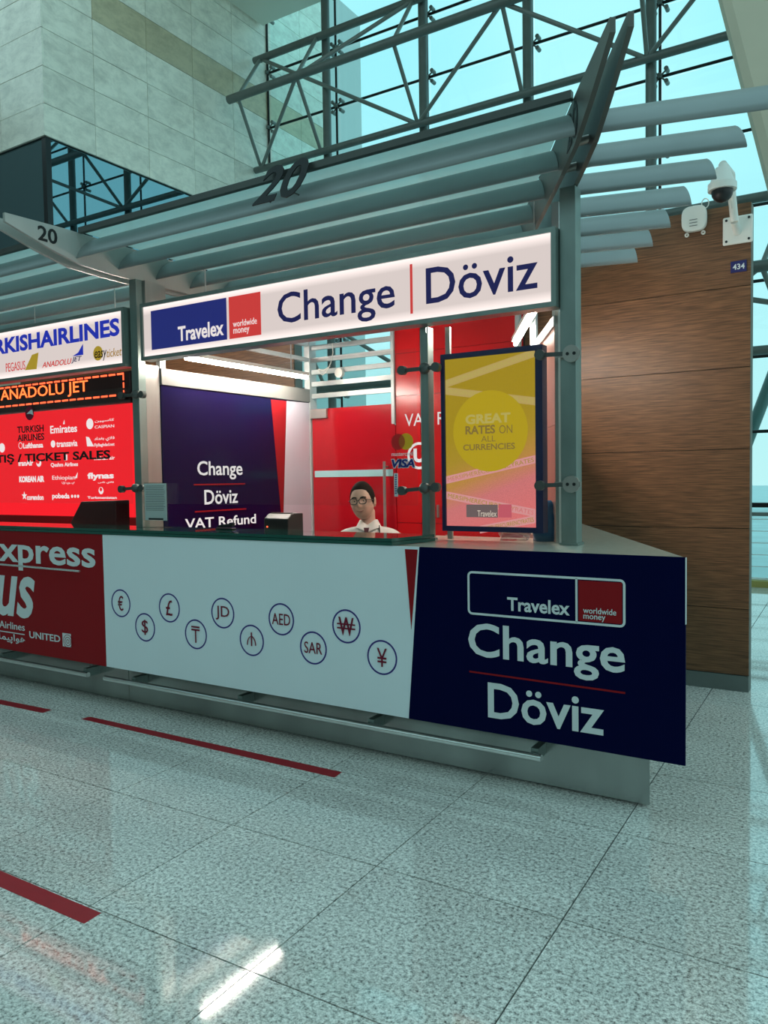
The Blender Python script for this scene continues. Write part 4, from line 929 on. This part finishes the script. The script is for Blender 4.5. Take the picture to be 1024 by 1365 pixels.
for k in range(10): a = math.pi/2+k*math.pi/5; r = .048 if k % 2 == 0 else .019; st5.append((c.x+r*math.cos(a), c.z+r*math.sin(a)))
MB().prism(st5, YLw-.003, YLw-.002, 'y').build('star_logo', 'whitelit', lw)
ppoly([(115, 582), (119, 583), (125.5, 595), (116.5, 595)], YLw, 'whitelit', lw, 'sail_logo', off=.002); ppoly([(100, 637), (104, 629.5), (103, 637.5)], YLw, 'whitelit', lw, 'wing_logo', off=.002)
ppoly([(84.3, 565.5), (86, 559.5), (86.5, 565.5)], YLw, 'whitelit', lw, 'flame_logo', off=.002); ppoly([(86, 606), (90, 606), (90, 613.5), (86, 614)], YLw, 'whitelit', lw, 'bird_logo', off=.002)
# LED sign
YE = 4.032
le = empty('led_sign', at(80, 520, y=YE), 'red scrolling LED text sign hanging below the airline lightbox', 'sign')
ex1 = at(174, 520, y=YE).x; ez1, ez0 = at(172, 493.5, y=YE).z, at(172, 536.5, y=YE).z
MB().box(-8.2, ex1, YE, YE+.06, ez0, ez1).build('case', 'ledback', le, bevel=.015)
dx0 = -8.1; n_ = 0; dd_ = MB()
zt3, zb3 = at(165, 498, y=YE).z, at(165, 524.5, y=YE).z; xr3 = at(165.5, 510, y=YE).x
zt3 = at(160, 498.5, y=YE).z; zb3 = at(160, 526.5, y=YE).z
x = xr3
while x > -7.6: dd_.box(x-.075, x, YE-.002, YE-.0005, zt3-.007, zt3+.007).box(x-.075, x, YE-.002, YE-.0005, zb3-.007, zb3+.007); x -= .095
z = zt3
while z > zb3+.03: dd_.box(xr3-.012, xr3, YE-.002, YE-.0005, z-.05, z-.008); z -= .058
dd_.build('led_border', 'led', le)
ptext('ANADOLU JET', YE, (1, 520), (117.5, 515), (112, 507), (5, 538), 'ledtxt', le, bold=.004)
# monitor back and chair in the left kiosk
mo = empty('desktop_monitor', at(130, 703, y=4.3), 'dark slanted monitor back standing on the airline counter', 'monitor')
q = [at(a, b, y=4.12) for a, b in ((93, 702), (110.5, 668.5), (156.5, 667), (157, 704))]; zc = ZT+.001
q[0].z = q[3].z = zc
MB().prism([(v.x, v.z) for v in q], 4.10, 4.24, 'y').build('case', 'monitor', mo, bevel=.008)
MB().box(q[1].x+.02, q[2].x-.02, 4.242, 4.25, q[3].z+.03, q[2].z-.02).build('screen', 'black', mo)
ch = empty('office_chair', (-4.95, 4.66, 0), 'crimson chair back just behind the left post', 'chair')
a, b = at(157, 690, y=4.66), at(180, 690, y=4.66); zt2 = at(165, 684, y=4.66).z
MB().box(-5.12, -4.76, 4.64, 4.70, .75, zt2).build('backrest', 'terracotta', ch, bevel=.02); MB().box(-5.14, -4.74, 4.46, 4.9, .66, .72).build('seat', 'terracotta', ch, bevel=.02); MB().tube((-4.94, 4.68, .06), (-4.94, 4.68, .67), .03, 10).build('column', 'black', ch)
for k in range(5): a = k*2*math.pi/5; MB().obox((-4.94, 4.68, .05), (-4.94+.2*math.cos(a), 4.68+.2*math.sin(a), .03), .03, .03).build('leg', 'black', ch)
# ================================================================== CLERK
def skin_mesh(nodes, edges, root, sub=2):
    me = bpy.data.meshes.new('sk'); me.from_pydata([V3(p) for p, r in nodes], edges, []); ob = bpy.data.objects.new('sk', me); COL.objects.link(ob)
    md = ob.modifiers.new('s', 'SKIN'); md.use_smooth_shade = True
    for i, (p, r) in enumerate(nodes):
        sv = me.skin_vertices[0].data[i]; sv.radius = r if isinstance(r, tuple) else (r, r); sv.use_root = i == root
    ss = ob.modifiers.new('u', 'SUBSURF'); ss.levels = ss.render_levels = sub
    dg = bpy.context.evaluated_depsgraph_get(); out = bpy.data.meshes.new_from_object(ob.evaluated_get(dg)); bpy.data.objects.remove(ob)
    mb = MB(); mb.add([v.co.copy() for v in out.vertices], [list(p.vertices) for p in out.polygons], True); bpy.data.meshes.remove(out); return mb
hy = 4.72
hc = at(483.5, 667, y=hy)                    # middle of the head
HH = at(483, 641.5, y=hy).z-at(483, 692, y=hy).z     # head height
top = at(483, 641.5, y=hy).z
pe = empty('person', (hc.x, hy+.05, 0), 'person with short dark hair and glasses in white shirt and maroon tie behind the counter', 'person')
sc_ = HH/.250
bz = top-.248*sc_
rot = Matrix.Rotation(math.radians(24), 3, 'Z')        # body turned a little towards the camera
def B_(x, y, z): v = rot @ V3((x*sc_, y*sc_, 0)); return V3((hc.x+.018+v.x, hy+.045+v.y, bz+z*sc_))
# local units: chin at z=0, face to -y ; hips etc. measured down from the chin
H = []
bodyn = [(B_(0, .01, -.62), .12), (B_(0, .01, -.40), .115), (B_(0, .01, -.20), .10), (B_(0, .012, -.10), .052), (B_(0, .006, -.02), .047), (B_(0, .0, .08), .050),
  (B_(-.165, .01, -.16), .036), (B_(-.22, .0, -.36), .042), (B_(-.19, -.12, -.44), .030), (B_(-.17, -.19, -.47), .022),
  (B_(.165, .01, -.16), .036), (B_(.22, .0, -.36), .042), (B_(.19, -.12, -.44), .030), (B_(.17, -.19, -.47), .022),
  (B_(-.09, 0, -.72), .085), (B_(-.10, -.01, -1.05), .055), (B_(-.10, .01, -1.38), .038), (B_(.09, 0, -.72), .085), (B_(.10, -.01, -1.05), .055), (B_(.10, .01, -1.38), .038)]
be = [(0, 1), (1, 2), (2, 3), (3, 4), (4, 5), (3, 6), (6, 7), (7, 8), (8, 9), (3, 10), (10, 11), (11, 12), (12, 13), (0, 14), (14, 15), (15, 16), (0, 17), (17, 18), (18, 19)]
floorz = 0
for i in (16, 19): bodyn[i] = (V3((bodyn[i][0].x, bodyn[i][0].y, .09)), .038)
for i in (15, 18): bodyn[i] = (V3((bodyn[i][0].x, bodyn[i][0].y, (bodyn[14][0].z+.09)/2)), .055)
body = skin_mesh([(p, r*sc_) for p, r in bodyn], be, 0)
# hands: palm and five bent fingers each
for s_ in (-1, 1):
    w = B_(.17*s_, -.19, -.47); dirf = rot @ V3((-.15*s_, -.5, -.85)); dirf.normalize(); side = rot @ V3((1*s_, 0, 0))
    nodes = [(w, .020), (w+dirf*.05, (.030, .014)), (w+dirf*.085, (.032, .013))]; ed = [(0, 1), (1, 2)]
    body2 = skin_mesh([(p, r) for p, r in nodes], ed, 0, 1); body.add(body2.v, body2.f, True)
    for k, (o_, ln) in enumerate(((-.027, .055), (-.009, .068), (.009, .075), (.027, .068))):
        b0 = w+dirf*.075+side*(-o_); q = [b0, b0+dirf*ln*.5+PZ*.008, b0+dirf*ln*.85-PZ*.006, b0+dirf*ln-PZ*.022]
        f_ = skin_mesh([(q[0], .009), (q[1], .0088), (q[2], .008), (q[3], .007)], [(0, 1), (1, 2), (2, 3)], 0, 1); body.add(f_.v, f_.f, True)
    b0 = w+dirf*.03-side*.025; q = [b0, b0-side*.025+dirf*.02, b0-side*.03+dirf*.05]
    f_ = skin_mesh([(q[0], .012), (q[1], .010), (q[2], .008)], [(0, 1), (1, 2)], 0, 1); body.add(f_.v, f_.f, True)
# head: shaped sphere
hr = Matrix.Rotation(math.radians(17), 3, 'Z') @ Matrix.Rotation(math.radians(-4), 3, 'Y')
hcen = V3((hc.x, hy, bz+.118*sc_))
def headpt(th, ph, k=1.0):
    """th from the crown 0..pi, ph: 0 = face direction (-y), positive to +x"""
    st, ct = math.sin(th), math.cos(th); x, y, z = st*math.sin(ph), -st*math.cos(ph), ct
    w = .079; d = .099; h = .120
    if z < 0: q_ = st**-.28 if st > .05 else 1.0; x *= q_; y *= q_
    X, Y, Z = x*w, y*d, z*h
    if Z < 0:                                           # jaw narrows towards the chin
        t = -Z/h; X *= 1-.20*t**1.8; 
        if y < 0: Y *= 1-.10*t
        else: Y *= 1-.45*t
    if y < 0:                                           # flatter face
        Y *= 1-.10*(abs(y)**4)
        def g_(cx, cz, sx_, sz): return math.exp(-((X-cx)/sx_)**2-((Z-cz)/sz)**2)
        Y -= .032*g_(0, -.026, .012, .015)+.014*g_(0, -.004, .009, .022)                  # nose tip, bridge
        Y -= .005*g_(0, -.064, .022, .008)+.007*g_(0, -.100, .022, .014)                   # lips, chin
        Y += .010*g_(.030, .002, .014, .011)+.010*g_(-.030, .002, .014, .011)              # eye sockets
        Y -= .005*g_(.030, .024, .022, .007)+.005*g_(-.030, .024, .022, .007)              # brows
        Y -= .005*g_(.040, -.035, .018, .018)+.005*g_(-.040, -.035, .018, .018)            # cheeks
    return V3((X*k, Y*k, Z*k))
def HW(p): return hcen+(hr @ (p*sc_))
nu, nv = 64, 48; hv = []; hf = []
for j in range(nv+1):
    for i in range(nu): hv.append(HW(headpt(math.pi*j/nv, 2*math.pi*i/nu)))
for j in range(nv):
    for i in range(nu): hf.append([j*nu+i, (j+1)*nu+i, (j+1)*nu+(i+1) % nu, j*nu+(i+1) % nu])
body.add(hv, hf, True)
for s_ in (-1, 1):                                       # ears
    c = V3((.078*s_, .008, -.012))
    e_ = MB().ball((0, 0, 0), 1, 14, 10); vs = [HW(c+V3((v.x*.009+.004*s_*max(0, v.z), v.y*.018+.004, v.z*.031))) for v in e_.v]; body.add(vs, e_.f, True)
body.build('body', 'skin', pe)
for s_ in (-1, 1):
    e0 = headpt(math.acos(.002/.12), math.asin(.030/.079)*s_) ; c = V3((.030*s_, e0.y+.007, .003))
    ey = MB().ball(HW(c), .0105*sc_, 12, 8).build('eye', 'eyew', pe); MB().ball(HW(c+V3((-.002, -.007, -.001))), .0052*sc_, 10, 6).build('iris', 'iris', ey)
    bw = MB(); pts = [HW(V3((s_*x_, headpt(math.acos(.024/.12), math.asin(min(.99, x_/.079))*s_).y-.0015, .024+.006*math.sin((x_-.012)/.038*math.pi)-.002))) for x_ in (.012, .022, .034, .048)]
    bw.path(pts, .0040*sc_, 6).build('eyebrow', 'hair', pe)
mp_ = [HW(V3((x_, headpt(math.acos(-.066/.12), math.asin(x_/.060)).y-.001, -.066+.006*(x_/.022)**2))) for x_ in (-.022, -.012, 0, .012, .022)]
MB().path(mp_, .0036*sc_, 6).build('mouth', 'lips', pe)
# hair cap: short, above the hairline, down to the ears and nape
def hairline(ph):
    a = abs(((ph+math.pi) % (2*math.pi))-math.pi)      # 0 at the face, pi at the nape
    pts = [(0, .90), (.45, .92), (.78, 1.02), (.95, 1.22), (1.2, 1.68), (1.38, 1.85), (1.55, 1.5), (1.85, 1.80), (2.3, 2.08), (math.pi, 2.16)]
    for (a0, t0), (a1, t1) in zip(pts, pts[1:]):
        if a0 <= a <= a1: return t0+(t1-t0)*(a-a0)/(a1-a0)
    return 2.1
hm = MB(); hv = []; n1, n2 = 60, 16
for j in range(n2+1):
    for i in range(n1):
        ph = 2*math.pi*i/n1; th = max(.001, hairline(ph)*j/n2); k = 1.075-.06*(j/n2)**5 + .006*math.sin(i*2.3+j*3.1); hv.append(HW(headpt(th, ph, k)+V3((0, .002, .002))))
for j in range(n2):
    for i in range(n1): hf_ = [j*n1+i, (j+1)*n1+i, (j+1)*n1+(i+1) % n1, j*n1+(i+1) % n1]; hm.f.append(hf_); hm.smooth.append(True)
hm.v = hv; hm.build('hair', 'hair', pe)
# glasses
gl = MB(); 
for s_ in (-1, 1):
    pts = []
    for k in range(17):
        a = 2*math.pi*k/16; ca, sa = math.cos(a), math.sin(a); pts.append(HW(V3((.031*s_+.0245*math.copysign(abs(ca)**.75, ca), -.105, .001+.019*math.copysign(abs(sa)**.75, sa)))))
    gl.path(pts, .0028*sc_, 6); gl.path([HW(V3((.055*s_, -.105, .008))), HW(V3((.078*s_, -.06, .006))), HW(V3((.083*s_, .008, .0)))], .0024*sc_, 6)
gl.path([HW(V3((-.007, -.107, .006))), HW(V3((.007, -.107, .006)))], .0021*sc_, 6)
gl.build('glasses', 'black', pe)
# shirt: torso and sleeves; collar; tie
shn = [(bodyn[0][0], .135), (bodyn[1][0], .132), (bodyn[2][0], .135), (B_(0, .012, -.125), .092), (B_(-.185, .01, -.125), .074), (bodyn[7][0], .052), (B_(-.20, -.07, -.41), .046), (B_(.190, .01, -.125), .074), (bodyn[11][0], .052), (B_(.20, -.07, -.41), .046), (B_(0, .008, -.045), .062), (B_(-.085, .012, -.115), .070), (B_(.085, .012, -.115), .070)]
sh = skin_mesh([(p, r*sc_) for p, r in shn], [(0, 1), (1, 2), (2, 3), (3, 11), (11, 4), (4, 5), (5, 6), (3, 12), (12, 7), (7, 8), (8, 9), (3, 10)], 0); sh.build('shirt', 'shirt', pe)
co = MB(); rings = []
n_c = 24
for (z_, r_, dy) in ((-.085, .086, .0), (-.012, .056, .006), (-.008, .060, .006), (-.060, .088, .0)):
    rings.append([B_(r_*math.sin(a), dy+.006-r_*.95*math.cos(a), z_-(.030 if abs(a) < .8 else 0)*(1-abs(a)/.8)*(1 if z_ > -.05 else .8)) for a in [-math.pi+2*math.pi*k/n_c for k in range(n_c)]])
vs = [p for r in rings for p in r]; co.add(vs, [[j*n_c+i, j*n_c+(i+1) % n_c, (j+1)*n_c+(i+1) % n_c, (j+1)*n_c+i] for j in range(3) for i in range(n_c)], True); co.build('collar', 'shirt', pe)
ti = MB(); t0 = [B_(x, y, z) for x, y, z in ((-.018, -.092, -.055), (.018, -.092, -.055), (.012, -.108, -.085), (-.012, -.108, -.085), (-.018, -.080, -.055), (.018, -.080, -.055), (.012, -.09, -.085), (-.012, -.09, -.085))]
ti.add(t0, [[0, 1, 2, 3], [7, 6, 5, 4], [0, 4, 5, 1], [1, 5, 6, 2], [2, 6, 7, 3], [3, 7, 4, 0]])
t1 = [B_(x, y, z) for x, y, z in ((-.012, -.108, -.085), (.012, -.108, -.085), (.036, -.150, -.40), (0, -.150, -.44), (-.036, -.150, -.40), (-.012, -.098, -.085), (.012, -.098, -.085), (.036, -.138, -.40), (0, -.138, -.44), (-.036, -.138, -.40))]
ti.add(t1, [[0, 1, 2, 3, 4], [9, 8, 7, 6, 5], [0, 5, 6, 1], [1, 6, 7, 2], [2, 7, 8, 3], [3, 8, 9, 4], [4, 9, 5, 0]]); ti.build('tie', 'tie', pe)
MB().path([B_(.075, -.02, -.045), B_(.085, -.085, -.10), B_(.05, -.14, -.25)], .004*sc_, 6).build('lanyard', 'black', pe)
trn = [(bodyn[0][0]-PZ*.05, .132), (bodyn[14][0], .10), (bodyn[15][0], .072), (bodyn[16][0]+PZ*.03, .055), (bodyn[17][0], .10), (bodyn[18][0], .072), (bodyn[19][0]+PZ*.03, .055)]
skin_mesh([(p, r) for p, r in trn], [(0, 1), (1, 2), (2, 3), (0, 4), (4, 5), (5, 6)], 0).build('trousers', 'trousers', pe)
for i in (16, 19):
    f0 = bodyn[i][0]; d_ = rot @ V3((0, -1, 0)); MB().ball((f0.x+d_.x*.06, f0.y+d_.y*.06, .045), .045, 12, 8, (1, 2.4, 1)).build('shoe', 'black', pe)
